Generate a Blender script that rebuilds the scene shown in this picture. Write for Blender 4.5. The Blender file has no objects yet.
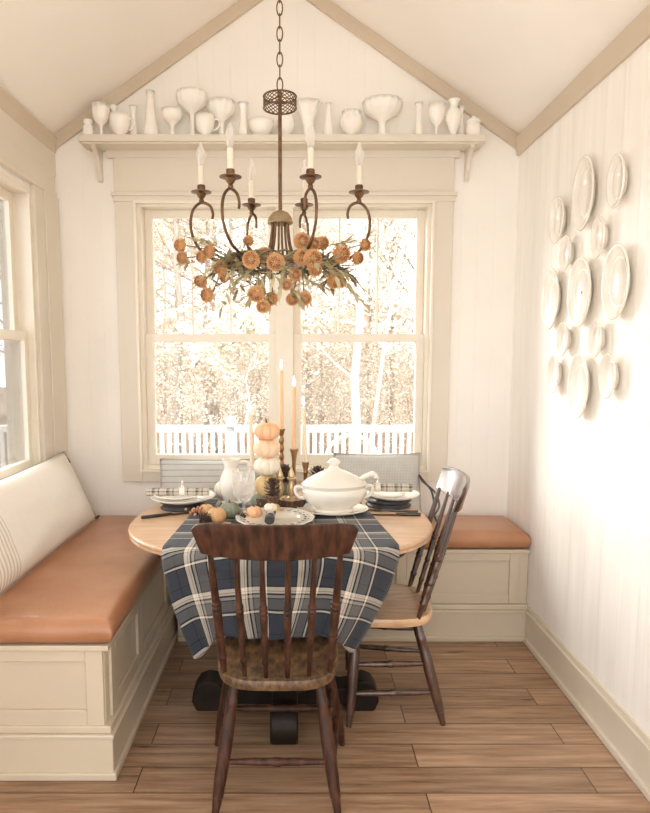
import bpy, bmesh, math, random
from mathutils import Vector, Matrix, noise
random.seed(7)
S = bpy.context.scene
COL = S.collection
PI = math.pi
rad = math.radians

# ------------------------------------------------------------------ camera model (pixels -> points on known surfaces)
F, CX, CY, CH, PITCH = 640.0, 298.0, 423.0, 1.45, rad(6.0)
def ray(px, py):
    x = (px - CX) / F; d = (py - CY) / F
    cp, sp = math.cos(PITCH), math.sin(PITCH)
    return Vector((x, cp - d * sp, -sp - d * cp))
def atY(px, py, Y):
    r = ray(px, py); t = Y / r.y
    return Vector((r.x * t, Y, CH + r.z * t))
def atZ(px, py, Z):
    r = ray(px, py); t = (Z - CH) / r.z
    return Vector((r.x * t, r.y * t, Z))
def atX(px, py, X):
    r = ray(px, py); t = X / r.x
    return Vector((X, r.y * t, CH + r.z * t))

# ------------------------------------------------------------------ materials
def nt_new(name):
    m = bpy.data.materials.new(name); m.use_nodes = True
    nt = m.node_tree
    for n in list(nt.nodes): nt.nodes.remove(n)
    out = nt.nodes.new('ShaderNodeOutputMaterial')
    return m, nt, out
def nd(nt, typ, **kw):
    n = nt.nodes.new(typ)
    for k, v in kw.items(): setattr(n, k, v)
    return n
def mth(nt, op, a, b=None, c=None):
    n = nd(nt, 'ShaderNodeMath', operation=op)
    for i, v in enumerate((a, b, c)):
        if v is None: continue
        if isinstance(v, (int, float)): n.inputs[i].default_value = v
        else: nt.links.new(v, n.inputs[i])
    return n.outputs[0]
def mix(nt, fac, a, b, blend='MIX'):
    n = nd(nt, 'ShaderNodeMix', data_type='RGBA', blend_type=blend)
    for i, v in ((0, fac), (6, a), (7, b)):
        if isinstance(v, (int, float)): n.inputs[i].default_value = v
        elif isinstance(v, tuple): n.inputs[i].default_value = v if len(v) == 4 else (*v, 1)
        else: nt.links.new(v, n.inputs[i])
    return n.outputs[2]
def M(name, col, rough=.5, metal=0., var=.12, scale=9., stretch=(1, 1, 1), bump=0., bscale=60., coat=0., spec=.5, sheen=0., sub=0., col2=None, groove=None, gdepth=.3, detail=4):
    m, nt, out = nt_new(name)
    b = nd(nt, 'ShaderNodeBsdfPrincipled')
    tc = nd(nt, 'ShaderNodeTexCoord'); mp = nd(nt, 'ShaderNodeMapping')
    mp.inputs['Scale'].default_value = stretch
    nt.links.new(tc.outputs['Object'], mp.inputs['Vector'])
    nz = nd(nt, 'ShaderNodeTexNoise'); nz.inputs['Scale'].default_value = scale; nz.inputs['Detail'].default_value = detail
    nt.links.new(mp.outputs[0], nz.inputs['Vector'])
    c2 = col2 if col2 else tuple(min(1, c * (1 + var)) for c in col)
    c1 = col if col2 else tuple(c * (1 - var) for c in col)
    rp = nd(nt, 'ShaderNodeValToRGB')
    rp.color_ramp.elements[0].position = .32; rp.color_ramp.elements[1].position = .68
    rp.color_ramp.elements[0].color = (*c1, 1); rp.color_ramp.elements[1].color = (*c2, 1)
    nt.links.new(nz.outputs['Fac'], rp.inputs[0])
    nt.links.new(rp.outputs[0], b.inputs['Base Color'])
    b.inputs['Roughness'].default_value = rough; b.inputs['Metallic'].default_value = metal
    b.inputs['Specular IOR Level'].default_value = spec
    if coat: b.inputs['Coat Weight'].default_value = coat; b.inputs['Coat Roughness'].default_value = .15
    if sheen: b.inputs['Sheen Weight'].default_value = sheen
    if sub: b.inputs['Subsurface Weight'].default_value = sub; b.inputs['Subsurface Radius'].default_value = (.01, .006, .004)
    h = None
    if bump:
        n2 = nd(nt, 'ShaderNodeTexNoise'); n2.inputs['Scale'].default_value = bscale; n2.inputs['Detail'].default_value = 3
        nt.links.new(mp.outputs[0], n2.inputs['Vector'])
        h = mth(nt, 'MULTIPLY', n2.outputs['Fac'], bump)
    if groove:
        ax, w = groove
        sx = nd(nt, 'ShaderNodeSeparateXYZ'); nt.links.new(tc.outputs['Object'], sx.inputs[0])
        f = mth(nt, 'FRACT', mth(nt, 'MULTIPLY', sx.outputs[ax], 1 / w))
        d = mth(nt, 'ABSOLUTE', mth(nt, 'SUBTRACT', f, .5))
        g = mth(nt, 'GREATER_THAN', d, .5 - .0025 / w)
        gh = mth(nt, 'MULTIPLY', g, -gdepth)
        h = mth(nt, 'ADD', h, gh) if h is not None else gh
    if h is not None:
        bp = nd(nt, 'ShaderNodeBump'); bp.inputs['Strength'].default_value = 1.; bp.inputs['Distance'].default_value = .01
        nt.links.new(h, bp.inputs['Height']); nt.links.new(bp.outputs[0], b.inputs['Normal'])
    nt.links.new(b.outputs[0], out.inputs[0])
    return m
def emat(name, col, strength):
    m, nt, out = nt_new(name); e = nd(nt, 'ShaderNodeEmission')
    e.inputs[0].default_value = (*col, 1); e.inputs[1].default_value = strength
    nt.links.new(e.outputs[0], out.inputs[0]); return m
def glassmat(name, tint=(1, 1, 1), blend=.2, rough=.02, base=.03):
    m, nt, out = nt_new(name)
    t = nd(nt, 'ShaderNodeBsdfTransparent'); t.inputs[0].default_value = (*tint, 1)
    g = nd(nt, 'ShaderNodeBsdfGlossy'); g.inputs['Roughness'].default_value = rough
    lw = nd(nt, 'ShaderNodeLayerWeight'); lw.inputs[0].default_value = blend
    f = mth(nt, 'ADD', mth(nt, 'MULTIPLY', lw.outputs['Fresnel'], .8), base)
    mx = nd(nt, 'ShaderNodeMixShader')
    nt.links.new(f, mx.inputs[0]); nt.links.new(t.outputs[0], mx.inputs[1]); nt.links.new(g.outputs[0], mx.inputs[2])
    nt.links.new(mx.outputs[0], out.inputs[0]); return m
def milkyglass(name, col, dens, edge=.25, gl=.05):
    m, nt, out = nt_new(name)
    t = nd(nt, 'ShaderNodeBsdfTransparent'); d = nd(nt, 'ShaderNodeBsdfTranslucent'); d.inputs[0].default_value = (*col, 1)
    df = nd(nt, 'ShaderNodeBsdfDiffuse'); df.inputs[0].default_value = (*col, 1)
    ms = nd(nt, 'ShaderNodeMixShader'); ms.inputs[0].default_value = .5; nt.links.new(d.outputs[0], ms.inputs[1]); nt.links.new(df.outputs[0], ms.inputs[2])
    g = nd(nt, 'ShaderNodeBsdfGlossy'); g.inputs['Roughness'].default_value = .05
    lw = nd(nt, 'ShaderNodeLayerWeight'); lw.inputs[0].default_value = .5
    f = mth(nt, 'ADD', mth(nt, 'MULTIPLY', mth(nt, 'POWER', lw.outputs['Facing'], 2.5), edge), dens)
    m1 = nd(nt, 'ShaderNodeMixShader'); nt.links.new(f, m1.inputs[0]); nt.links.new(t.outputs[0], m1.inputs[1]); nt.links.new(ms.outputs[0], m1.inputs[2])
    m2 = nd(nt, 'ShaderNodeMixShader'); m2.inputs[0].default_value = gl; nt.links.new(m1.outputs[0], m2.inputs[1]); nt.links.new(g.outputs[0], m2.inputs[2])
    nt.links.new(m2.outputs[0], out.inputs[0]); return m
def plaid(name, base, light, dark, k=1., rough=.85, tan=(.42, .30, .18)):
    m, nt, out = nt_new(name)
    b = nd(nt, 'ShaderNodeBsdfPrincipled'); b.inputs['Roughness'].default_value = rough; b.inputs['Sheen Weight'].default_value = .15
    b.inputs['Specular IOR Level'].default_value = .15
    uv = nd(nt, 'ShaderNodeUVMap'); uv.uv_map = 'UVMap'
    sp = nd(nt, 'ShaderNodeSeparateXYZ'); nt.links.new(uv.outputs[0], sp.inputs[0])
    def bands(sock, off):
        f = mth(nt, 'FRACT', mth(nt, 'ADD', mth(nt, 'MULTIPLY', sock, k), off))
        rp = nd(nt, 'ShaderNodeValToRGB'); cr = rp.color_ramp; cr.interpolation = 'CONSTANT'
        mid = tuple((p + q) / 2 for p, q in zip(base, light))
        low = tuple(p * .86 + q * .14 for p, q in zip(base, light))
        stops = [(0, base), (.20, dark), (.215, base), (.36, dark), (.39, light), (.45, tan), (.465, light), (.50, dark), (.53, mid), (.58, dark), (.60, low), (.78, dark), (.81, light), (.845, dark), (.87, base)]
        while len(cr.elements) < len(stops): cr.elements.new(.99)
        for e, (p, c) in zip(cr.elements, stops): e.position = p; e.color = (*c, 1)
        nt.links.new(f, rp.inputs[0]); return rp.outputs[0]
    a = bands(sp.outputs[0], .12); c = bands(sp.outputs[1], .05)
    # twill weave: warp and weft alternate thread by thread
    t = mth(nt, 'FRACT', mth(nt, 'MULTIPLY', mth(nt, 'ADD', sp.outputs[0], sp.outputs[1]), 240))
    w = mth(nt, 'ADD', mth(nt, 'MULTIPLY', mth(nt, 'GREATER_THAN', t, .5), .24), .38)
    nt.links.new(mix(nt, w, a, c), b.inputs['Base Color'])
    nz = nd(nt, 'ShaderNodeTexNoise'); nz.inputs['Scale'].default_value = 300; nt.links.new(uv.outputs[0], nz.inputs['Vector'])
    bp = nd(nt, 'ShaderNodeBump'); bp.inputs['Strength'].default_value = .4; bp.inputs['Distance'].default_value = .003
    nt.links.new(nz.outputs['Fac'], bp.inputs['Height']); nt.links.new(bp.outputs[0], b.inputs['Normal'])
    nt.links.new(b.outputs[0], out.inputs[0]); return m
def floormat():
    m, nt, out = nt_new('plank_floor')
    b = nd(nt, 'ShaderNodeBsdfPrincipled')
    tc = nd(nt, 'ShaderNodeTexCoord')
    br = nd(nt, 'ShaderNodeTexBrick'); br.offset = .37; br.offset_frequency = 2; br.squash = 1.
    br.inputs['Scale'].default_value = 1; br.inputs['Brick Width'].default_value = 1.55; br.inputs['Row Height'].default_value = .135
    br.inputs['Mortar Size'].default_value = .0022; br.inputs['Mortar Smooth'].default_value = .1; br.inputs['Bias'].default_value = 0
    br.inputs['Color1'].default_value = (0, 0, 0, 1); br.inputs['Color2'].default_value = (1, 1, 1, 1); br.inputs['Mortar'].default_value = (.5, .5, .5, 1)
    mp0 = nd(nt, 'ShaderNodeMapping'); mp0.inputs['Location'].default_value = (.55, .032, 0)
    nt.links.new(tc.outputs['Object'], mp0.inputs[0]); nt.links.new(mp0.outputs[0], br.inputs['Vector'])
    mp = nd(nt, 'ShaderNodeMapping'); mp.inputs['Scale'].default_value = (1.2, 16, 1)
    nt.links.new(tc.outputs['Object'], mp.inputs[0])
    av = nd(nt, 'ShaderNodeVectorMath', operation='ADD'); nt.links.new(mp.outputs[0], av.inputs[0])
    sv = nd(nt, 'ShaderNodeVectorMath', operation='SCALE'); nt.links.new(br.outputs['Color'], sv.inputs[0]); sv.inputs['Scale'].default_value = 17
    nt.links.new(sv.outputs[0], av.inputs[1])
    nz = nd(nt, 'ShaderNodeTexNoise'); nz.inputs['Scale'].default_value = 2.4; nz.inputs['Detail'].default_value = 7; nz.inputs['Roughness'].default_value = .62
    nt.links.new(av.outputs[0], nz.inputs['Vector'])
    rp = nd(nt, 'ShaderNodeValToRGB'); cr = rp.color_ramp
    cr.elements[0].position = .28; cr.elements[0].color = FLOOR_D
    cr.elements[1].position = .72; cr.elements[1].color = FLOOR_L
    e = cr.elements.new(.5); e.color = FLOOR_M
    nt.links.new(nz.outputs['Fac'], rp.inputs[0])
    tone = mix(nt, br.outputs['Color'], (.80, .78, .76), (1.12, 1.1, 1.08))
    c = mix(nt, 1., rp.outputs[0], tone, 'MULTIPLY')
    c = mix(nt, br.outputs['Fac'], c, (.09, .045, .022))
    nt.links.new(c, b.inputs['Base Color'])
    rg = mth(nt, 'ADD', mth(nt, 'MULTIPLY', nz.outputs['Fac'], .22), .20)
    nt.links.new(rg, b.inputs['Roughness']); b.inputs['Specular IOR Level'].default_value = .45
    bp = nd(nt, 'ShaderNodeBump'); bp.inputs['Strength'].default_value = .5; bp.inputs['Distance'].default_value = .004
    hh = mth(nt, 'SUBTRACT', mth(nt, 'MULTIPLY', nz.outputs['Fac'], .35), br.outputs['Fac'])
    nt.links.new(hh, bp.inputs['Height']); nt.links.new(bp.outputs[0], b.inputs['Normal'])
    nt.links.new(b.outputs[0], out.inputs[0]); return m
def pillowmat(name, base, stripe, axis=0, k=9., duty=.12, rough=.9, lo=None, check=False, zone=None):
    m, nt, out = nt_new(name)
    b = nd(nt, 'ShaderNodeBsdfPrincipled'); b.inputs['Roughness'].default_value = rough; b.inputs['Specular IOR Level'].default_value = .15
    uv = nd(nt, 'ShaderNodeUVMap'); uv.uv_map = 'UVMap'
    sp = nd(nt, 'ShaderNodeSeparateXYZ'); nt.links.new(uv.outputs[0], sp.inputs[0])
    nz = nd(nt, 'ShaderNodeTexNoise'); nz.inputs['Scale'].default_value = 25; nz.inputs['Detail'].default_value = 6
    nt.links.new(uv.outputs[0], nz.inputs['Vector'])
    def st(i):
        f = mth(nt, 'FRACT', mth(nt, 'MULTIPLY', sp.outputs[i], k))
        s = mth(nt, 'LESS_THAN', f, duty)
        if zone: s = mth(nt, 'MULTIPLY', s, mth(nt, 'MULTIPLY', mth(nt, 'GREATER_THAN', sp.outputs[i], zone[0]), mth(nt, 'LESS_THAN', sp.outputs[i], zone[1])))
        return s
    s = st(axis)
    if check: s = mth(nt, 'MULTIPLY', mth(nt, 'ADD', s, st(1 - axis)), .5)
    s = mth(nt, 'MULTIPLY', s, mth(nt, 'ADD', mth(nt, 'MULTIPLY', nz.outputs['Fac'], .9), .3))
    c = mix(nt, s, base, stripe)
    c = mix(nt, mth(nt, 'MULTIPLY', nz.outputs['Fac'], .25), c, tuple(x * .75 for x in base))
    nt.links.new(c, b.inputs['Base Color'])
    n2 = nd(nt, 'ShaderNodeTexNoise'); n2.inputs['Scale'].default_value = 180; nt.links.new(uv.outputs[0], n2.inputs['Vector'])
    bp = nd(nt, 'ShaderNodeBump'); bp.inputs['Strength'].default_value = .3; bp.inputs['Distance'].default_value = .002
    nt.links.new(n2.outputs['Fac'], bp.inputs['Height']); nt.links.new(bp.outputs[0], b.inputs['Normal'])
    nt.links.new(b.outputs[0], out.inputs[0]); return m

FLOOR_D = (.20, .115, .068, 1); FLOOR_M = (.36, .225, .138, 1); FLOOR_L = (.52, .36, .24, 1)
WALL = (.895, .868, .815); TRIM = (.70, .64, .54)
m_wall = M('wall_paint', WALL, .55, var=.045, scale=3, stretch=(1, 9, .7), detail=7, groove=(1, .142), gdepth=.22, bump=.04, bscale=30)
m_wallb = M('wall_paint_beadboard', WALL, .62, var=.02, scale=3, groove=(0, .088), gdepth=.05, bump=.03, bscale=30)
m_ceil = M('ceiling_paint', (.915, .88, .82), .7, var=.02, scale=2)
m_trim_shade = M('trim_paint_shade', (.60, .51, .39), .45, var=.03, scale=3)  # trim paint with the shade of down-facing boards put into its colour
m_trim = M('trim_paint', TRIM, .42, var=.02, scale=3)
m_sash = M('sash_paint', (.80, .74, .63), .4, var=.02)
m_bench = M('bench_paint', (.60, .52, .40), .26, var=.03, scale=4)
m_base = M('baseboard_paint', (.68, .61, .50), .28, var=.02)
m_floor = floormat()
m_leather = M('tan_leather', (.36, .160, .078), .28, var=.14, scale=5, bump=.10, bscale=120, col2=(.47, .235, .125))
m_chair = M('dark_stained_wood', (.030, .012, .007), .34, scale=14, stretch=(3, 3, .6), col2=(.095, .036, .018), bump=.05, bscale=40, coat=.8)
m_chair.node_tree.nodes['Principled BSDF'].inputs['Coat IOR'].default_value = 1.52
m_seat = M('worn_seat_wood', (.040, .021, .010), .42, scale=22, stretch=(3, 1.2, 2), col2=(.185, .105, .046), bump=.06, bscale=40, coat=.15)
m_seat2 = M('honey_wood', (.50, .30, .155), .34, scale=12, stretch=(4, .8, 2), col2=(.68, .46, .28), bump=.05, bscale=40, coat=.5)
m_chairb = M('reddish_stained_wood', (.020, .0085, .005), .42, scale=16, stretch=(3, 3, .6), col2=(.085, .033, .017), bump=.12, bscale=40, spec=.3)
m_top = M('pale_oak_top', (.50, .31, .18), .30, scale=6, stretch=(1, 9, 1), col2=(.62, .42, .27), bump=.02)
m_ped = M('dark_pedestal_wood', (.010, .007, .005), .45, scale=10, col2=(.024, .015, .010), spec=.2)
m_plaid = plaid('blue_grey_plaid', (.036, .042, .054), (.70, .645, .55), (.006, .007, .009), 4.9)
m_napk = plaid('cream_plaid', (.62, .56, .47), (.06, .055, .05), (.03, .028, .026), 15., tan=(.05, .045, .04))
m_china = M('white_ironstone', (.82, .78, .70), .16, var=.02, coat=.3)
m_chinap = M('transfer_print', (.16, .14, .13), .2, var=.1)
m_milk = M('milk_glass', (.93, .90, .84), .25, var=.02, sub=.35)
m_bronze = M('antique_bronze', (.105, .055, .028), .42, .7, scale=30, col2=(.20, .115, .058))
m_dome = M('aged_brass_dome', (.33, .235, .125), .45, .6, scale=30, col2=(.42, .31, .18))
m_brass = M('brass', (.25, .135, .058), .32, .85, scale=20, col2=(.38, .225, .105)) 
m_palegold = M('pale_gold', (.52, .37, .20), .3, .6, scale=20, col2=(.66, .50, .30))
m_sleeve = M('cream_candle_sleeve', (.80, .71, .58), .5, var=.03)

m_bulb = milkyglass('frosted_bulb', (.95, .92, .86), .35, .35, .06)
m_glass = milkyglass('goblet_glass', (.95, .94, .92), .12, .40, .05)
m_water = milkyglass('water', (.92, .88, .80), .14, .2, .02)
m_pane = glassmat('window_glass', (1, 1, 1), .12, .0, .01)


m_filament = M('filament', (.35, .2, .1), .4, .8)
m_candle = M('peach_wax', (.80, .50, .30), .5, var=.03, sub=.08)
m_candlew = M('ivory_wax', (.82, .68, .50), .5, var=.03, sub=.08)
m_flame = emat('flame', (1., .86, .62), 9.)
m_wick = M('wick', (.03, .02, .02), .9)
m_orange = M('flower_orange', (.66, .385, .17), .8, scale=60, col2=(.80, .55, .30))
m_ocenter = M('flower_core', (.26, .10, .04), .9, scale=90, col2=(.42, .18, .08))
m_leaf = M('olive_leaf', (.38, .34, .18), .7, scale=14, col2=(.58, .51, .32))
m_leafd = M('dark_leaf', (.10, .08, .045), .7, scale=14, col2=(.26, .22, .12))
m_twig = M('twig', (.10, .065, .035), .8)
m_gold_leaf = M('amber_leaf', (.55, .30, .10), .7, scale=30, col2=(.68, .42, .18))
m_pump_o = M('pumpkin_peach', (.80, .44, .23), .5, scale=16, col2=(.86, .54, .32))
m_pump_p = M('pumpkin_pale_peach', (.82, .56, .36), .5, scale=16, col2=(.86, .64, .45))
m_pump_w = M('pumpkin_white', (.80, .73, .60), .5, var=.05)
m_pump_y = M('pumpkin_straw', (.62, .44, .20), .55, scale=20, col2=(.72, .55, .30))
m_pump_d = M('pumpkin_deep_orange', (.56, .32, .135), .5, scale=20, col2=(.68, .43, .21))
m_pump_g = M('pumpkin_sage', (.185, .205, .150), .55, scale=20, col2=(.29, .31, .23))
m_stem = M('pumpkin_stem', (.17, .105, .05), .8)
m_cone = M('pinecone_brown', (.055, .028, .020), .7, scale=30, col2=(.13, .075, .052))
m_bark = M('bark', (.050, .026, .016), .9, scale=20, stretch=(4, 4, 1), bump=.6, bscale=40, col2=(.15, .085, .052))
m_woodcut = M('cut_wood', (.50, .34, .2), .7)
m_steel = M('dark_steel', (.09, .08, .075), .3, .8)
m_slate = M('dark_charger', (.035, .033, .033), .5)
m_pillw = pillowmat('white_linen_striped', (.80, .755, .68), (.50, .43, .34), 0, 42., .4, zone=(.0, .34))
m_pills = pillowmat('grey_stripe_cotton', (.60, .60, .57), (.30, .31, .31), 1, 30., .18)
m_pillc = pillowmat('grey_check_cotton', (.62, .62, .58), (.28, .29, .29), 0, 120., .30, check=True)
m_piping = M('grey_piping', (.45, .44, .41), .8)
m_strap = M('dark_strap', (.06, .06, .065), .7)
m_berry = M('dried_berry', (.42, .16, .09), .5, scale=40, col2=(.60, .34, .20))
m_rail = M('white_fence_paint', (.85, .83, .79), .6, var=.03)
m_deck = M('weathered_deck', (.55, .50, .43), .7, var=.1)
m_ground = M('leaf_litter', (.215, .155, .10), .95, scale=1.2, col2=(.33, .25, .175))
m_trunk = M('grey_bark', (.40, .345, .285), .9, scale=8, stretch=(4, 4, 1), col2=(.56, .50, .43))
m_birch = M('pale_birch_bark', (.80, .76, .69), .7, scale=8, stretch=(2, 2, 6), col2=(.88, .85, .79))
m_fol = M('faded_autumn_leaf', (.70, .61, .49), .8, scale=3, col2=(.82, .75, .65))
m_foll = M('pale_cream_leaf', (.84, .80, .68), .7, scale=3, col2=(.88, .85, .76))  # pale cream leaves, slightly mottled
m_patio = M('white_patio_metal', (.82, .80, .77), .5)

# ------------------------------------------------------------------ mesh helpers
def bm_new(): return bmesh.new()
def finish(name, bm, mat, parent=None, smooth=True, loc=None, bevel=0., autosm=True, sub=0):
    bmesh.ops.recalc_face_normals(bm, faces=bm.faces)
    me = bpy.data.meshes.new(name); bm.to_mesh(me); bm.free()
    mats = mat if isinstance(mat, (list, tuple)) else [mat]
    for x in mats: me.materials.append(x)
    if smooth:
        for p in me.polygons: p.use_smooth = True
        if autosm:
            try: me.set_sharp_from_angle(angle=rad(38))
            except Exception: pass
    o = bpy.data.objects.new(name, me); COL.objects.link(o)
    if parent is not None: o.parent = parent
    if loc is not None: o.location = loc
    if bevel:
        b = o.modifiers.new('bevel', 'BEVEL'); b.width = bevel; b.segments = 2; b.limit_method = 'ANGLE'; b.angle_limit = rad(35)
    if sub:
        s = o.modifiers.new('subsurf', 'SUBSURF'); s.levels = sub; s.render_levels = sub
    return o
def tag(o, label=None, cat=None, group=None, kind=None):
    if label: o['label'] = label
    if cat: o['category'] = cat
    if group: o['group'] = group
    if kind: o['kind'] = kind
    return o
def thing(name, label, cat, loc=(0, 0, 0), rz=0., group=None):
    o = bpy.data.objects.new(name, None); COL.objects.link(o); o.empty_display_size = .1
    o.location = loc; o.rotation_euler = (0, 0, rz)
    return tag(o, label, cat, group)
def copy_tree(o, parent=None):
    c = o.copy(); COL.objects.link(c)
    if parent is not None: c.parent = parent
    for ch in list(o.children):
        if ch.parent == o: copy_tree(ch, c)
    return c
def add_box(bm, x0, x1, y0, y1, z0, z1, mx=None):
    v = [bm.verts.new((x, y, z)) for z in (z0, z1) for y in (y0, y1) for x in (x0, x1)]
    for f in ((0, 2, 3, 1), (4, 5, 7, 6), (0, 1, 5, 4), (2, 6, 7, 3), (0, 4, 6, 2), (1, 3, 7, 5)):
        bm.faces.new([v[i] for i in f])
    if mx is not None: bmesh.ops.transform(bm, matrix=mx, verts=v)
    return v
def add_lathe(bm, prof, n=24, mx=None, sx=1., sy=1., rib=None):
    rings = []; vs = []
    for r, z in prof:
        if r < 1e-6:
            v = bm.verts.new((0, 0, z)); rings.append([v]); vs.append(v)
        else:
            ring = []
            for i in range(n):
                a = 2 * PI * i / n; k = rib(a, z) if rib else 1.
                v = bm.verts.new((r * k * sx * math.cos(a), r * k * sy * math.sin(a), z)); ring.append(v); vs.append(v)
            rings.append(ring)
    for a, b in zip(rings, rings[1:]):
        if len(a) == 1 and len(b) == 1: continue
        for i in range(n):
            j = (i + 1) % n
            if len(a) == 1: bm.faces.new((a[0], b[j], b[i]))
            elif len(b) == 1: bm.faces.new((a[i], a[j], b[0]))
            else: bm.faces.new((a[i], a[j], b[j], b[i]))
    if mx is not None: bmesh.ops.transform(bm, matrix=mx, verts=vs)
    return vs
def frame_z(d):
    d = d.normalized(); up = Vector((0, 0, 1)) if abs(d.z) < .98 else Vector((1, 0, 0))
    x = up.cross(d).normalized(); y = d.cross(x)
    return Matrix(((x.x, y.x, d.x), (x.y, y.y, d.y), (x.z, y.z, d.z)))
def mx_to(p, d):
    return Matrix.Translation(p) @ frame_z(Vector(d)).to_4x4()
def add_tube(bm, pts, r, n=8, cap=True):
    pts = [Vector(p) for p in pts]; k = len(pts); rings = []
    R = None
    for i, p in enumerate(pts):
        d = (pts[min(i + 1, k - 1)] - pts[max(i - 1, 0)]).normalized()
        if R is None: R = frame_z(d)
        else:
            q = Vector((R[0][2], R[1][2], R[2][2])).rotation_difference(d); R = q.to_matrix() @ R
        rr = r[i] if isinstance(r, (list, tuple)) else r
        rings.append([bm.verts.new(p + R @ Vector((rr * math.cos(2 * PI * j / n), rr * math.sin(2 * PI * j / n), 0))) for j in range(n)])
    for a, b in zip(rings, rings[1:]):
        for j in range(n):
            l = (j + 1) % n; bm.faces.new((a[j], a[l], b[l], b[j]))
    if cap:
        bm.faces.new(rings[0][::-1]); bm.faces.new(rings[-1])
def turned(bm, p0, p1, prof, n=12):
    p0 = Vector(p0); p1 = Vector(p1); L = (p1 - p0).length
    add_lathe(bm, [(0, 0)] + [(r, t * L) for t, r in prof] + [(0, L)], n, mx_to(p0, p1 - p0))
def smooth_path(ctrl, n=8):
    c = [Vector(p) for p in ctrl]; out = []
    for i in range(len(c) - 1):
        p0 = c[max(i - 1, 0)]; p1 = c[i]; p2 = c[i + 1]; p3 = c[min(i + 2, len(c) - 1)]
        for j in range(n):
            t = j / n
            out.append(.5 * ((2 * p1) + (p2 - p0) * t + (2 * p0 - 5 * p1 + 4 * p2 - p3) * t * t + (3 * p1 - p0 - 3 * p2 + p3) * t ** 3))
    out.append(c[-1]); return out
def add_poly(bm, pts, z0, z1):
    a = [bm.verts.new((x, y, z0)) for x, y in pts]; b = [bm.verts.new((x, y, z1)) for x, y in pts]
    bm.faces.new(a[::-1]); bm.faces.new(b)
    for i in range(len(pts)):
        j = (i + 1) % len(pts); bm.faces.new((a[i], a[j], b[j], b[i]))
def add_leaf(bm, p, d, L, w, up=Vector((0, 0, 1)), curl=.2, fold=.25, seg=3):
    d = Vector(d).normalized(); s = d.cross(up)
    if s.length < .05: s = d.cross(Vector((1, 0, 0)))
    s.normalize(); u = s.cross(d)
    prev = None
    for i in range(seg + 1):
        t = i / seg; hw = w * .5 * math.sin(PI * min(.97, .12 + .86 * t)) if i < seg else .0008
        c = p + d * (L * t) - u * (curl * L * t * t)
        cur = [bm.verts.new(c - s * hw + u * hw * fold), bm.verts.new(c), bm.verts.new(c + s * hw + u * hw * fold)]
        if prev:
            bm.faces.new((prev[0], prev[1], cur[1], cur[0])); bm.faces.new((prev[1], prev[2], cur[2], cur[1]))
        prev = cur
def boxobj(name, mat, parent, *b, bevel=.003):
    bm = bm_new(); add_box(bm, *b); return finish(name, bm, mat, parent, smooth=False, bevel=bevel)
def struct(name, bm, mat, parent=None, smooth=False, bevel=0.):
    o = finish(name, bm, mat, parent, smooth=smooth, bevel=bevel)
    if parent is None: o['kind'] = 'structure'
    return o

# ------------------------------------------------------------------ the room
BY = 3.53; XR = 1.175; XL = -1.30; RX = -.07; EZ = 2.60; RZ = 3.43; YN = -1.2
bm = bm_new(); add_box(bm, -3.2, 2.4, -3.2, BY + .1, -.08, 0); struct('floor', bm, m_floor)
# window opening in the back wall
WC = -.0735; WO = .79; WZ0, WZ1 = .82, 2.265
def wall_with_hole(name, mat, axis, base, t, lo, hi, z0, z1, h):
    bm = bm_new(); a0, a1, c0, c1 = h
    def bx(u0, u1, v0, v1):
        if axis == 'x': add_box(bm, u0, u1, base, base + t, v0, v1)
        else: add_box(bm, base, base + t, u0, u1, v0, v1)
    bx(lo, a0, z0, z1); bx(a1, hi, z0, z1); bx(a0, a1, z0, c0); bx(a0, a1, c1, z1)
    return struct(name, bm, mat)
wb = wall_with_hole('wall_back', m_wallb, 'x', BY, .16, XL - .15, XR + .15, 0, EZ, (WC - WO, WC + WO, WZ0, WZ1))
bm = bm_new()
g = [(XL - .15, EZ), (XR + .15, EZ), (XR + .15, EZ - .02 + .1), (RX, RZ + .16), (XL - .15, EZ + .08)]
a = [bm.verts.new((x, BY, z)) for x, z in g]; b = [bm.verts.new((x, BY + .16, z)) for x, z in g]
bm.faces.new(a); bm.faces.new(b[::-1])
for i in range(5): bm.faces.new((a[i], a[(i + 1) % 5], b[(i + 1) % 5], b[i]))
struct('wall_back_gable', bm, m_wallb)
LY0, LY1, LZ0, LZ1 = 1.62, 3.20, .86, 2.25
wall_with_hole('wall_left', m_wall, 'y', XL - .15, .15, 1.0, BY + .05, 0, EZ + .03, (LY0, LY1, LZ0, LZ1))
bm = bm_new(); add_box(bm, XR, XR + .12, YN, BY + .05, 0, EZ + .03); struct('wall_right', bm, m_wall)
bm = bm_new()
def slab(x0, z0, x1, z1, t=.08):
    q = [(x0, z0), (x1, z1), (x1, z1 + t), (x0, z0 + t)]
    a = [bm.verts.new((x, YN, z)) for x, z in q]; b = [bm.verts.new((x, BY + .16, z)) for x, z in q]
    bm.faces.new(a); bm.faces.new(b[::-1])
    for i in range(4): bm.faces.new((a[i], a[(i + 1) % 4], b[(i + 1) % 4], b[i]))
sl = (RZ - EZ) / (XR - RX); sll = (RZ - EZ) / (RX - XL)
slab(XL - .3, EZ - .3 * sll, RX, RZ); slab(RX, RZ, XR + .3, EZ - .3 * sl)
struct('ceiling', bm, m_ceil)
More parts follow.
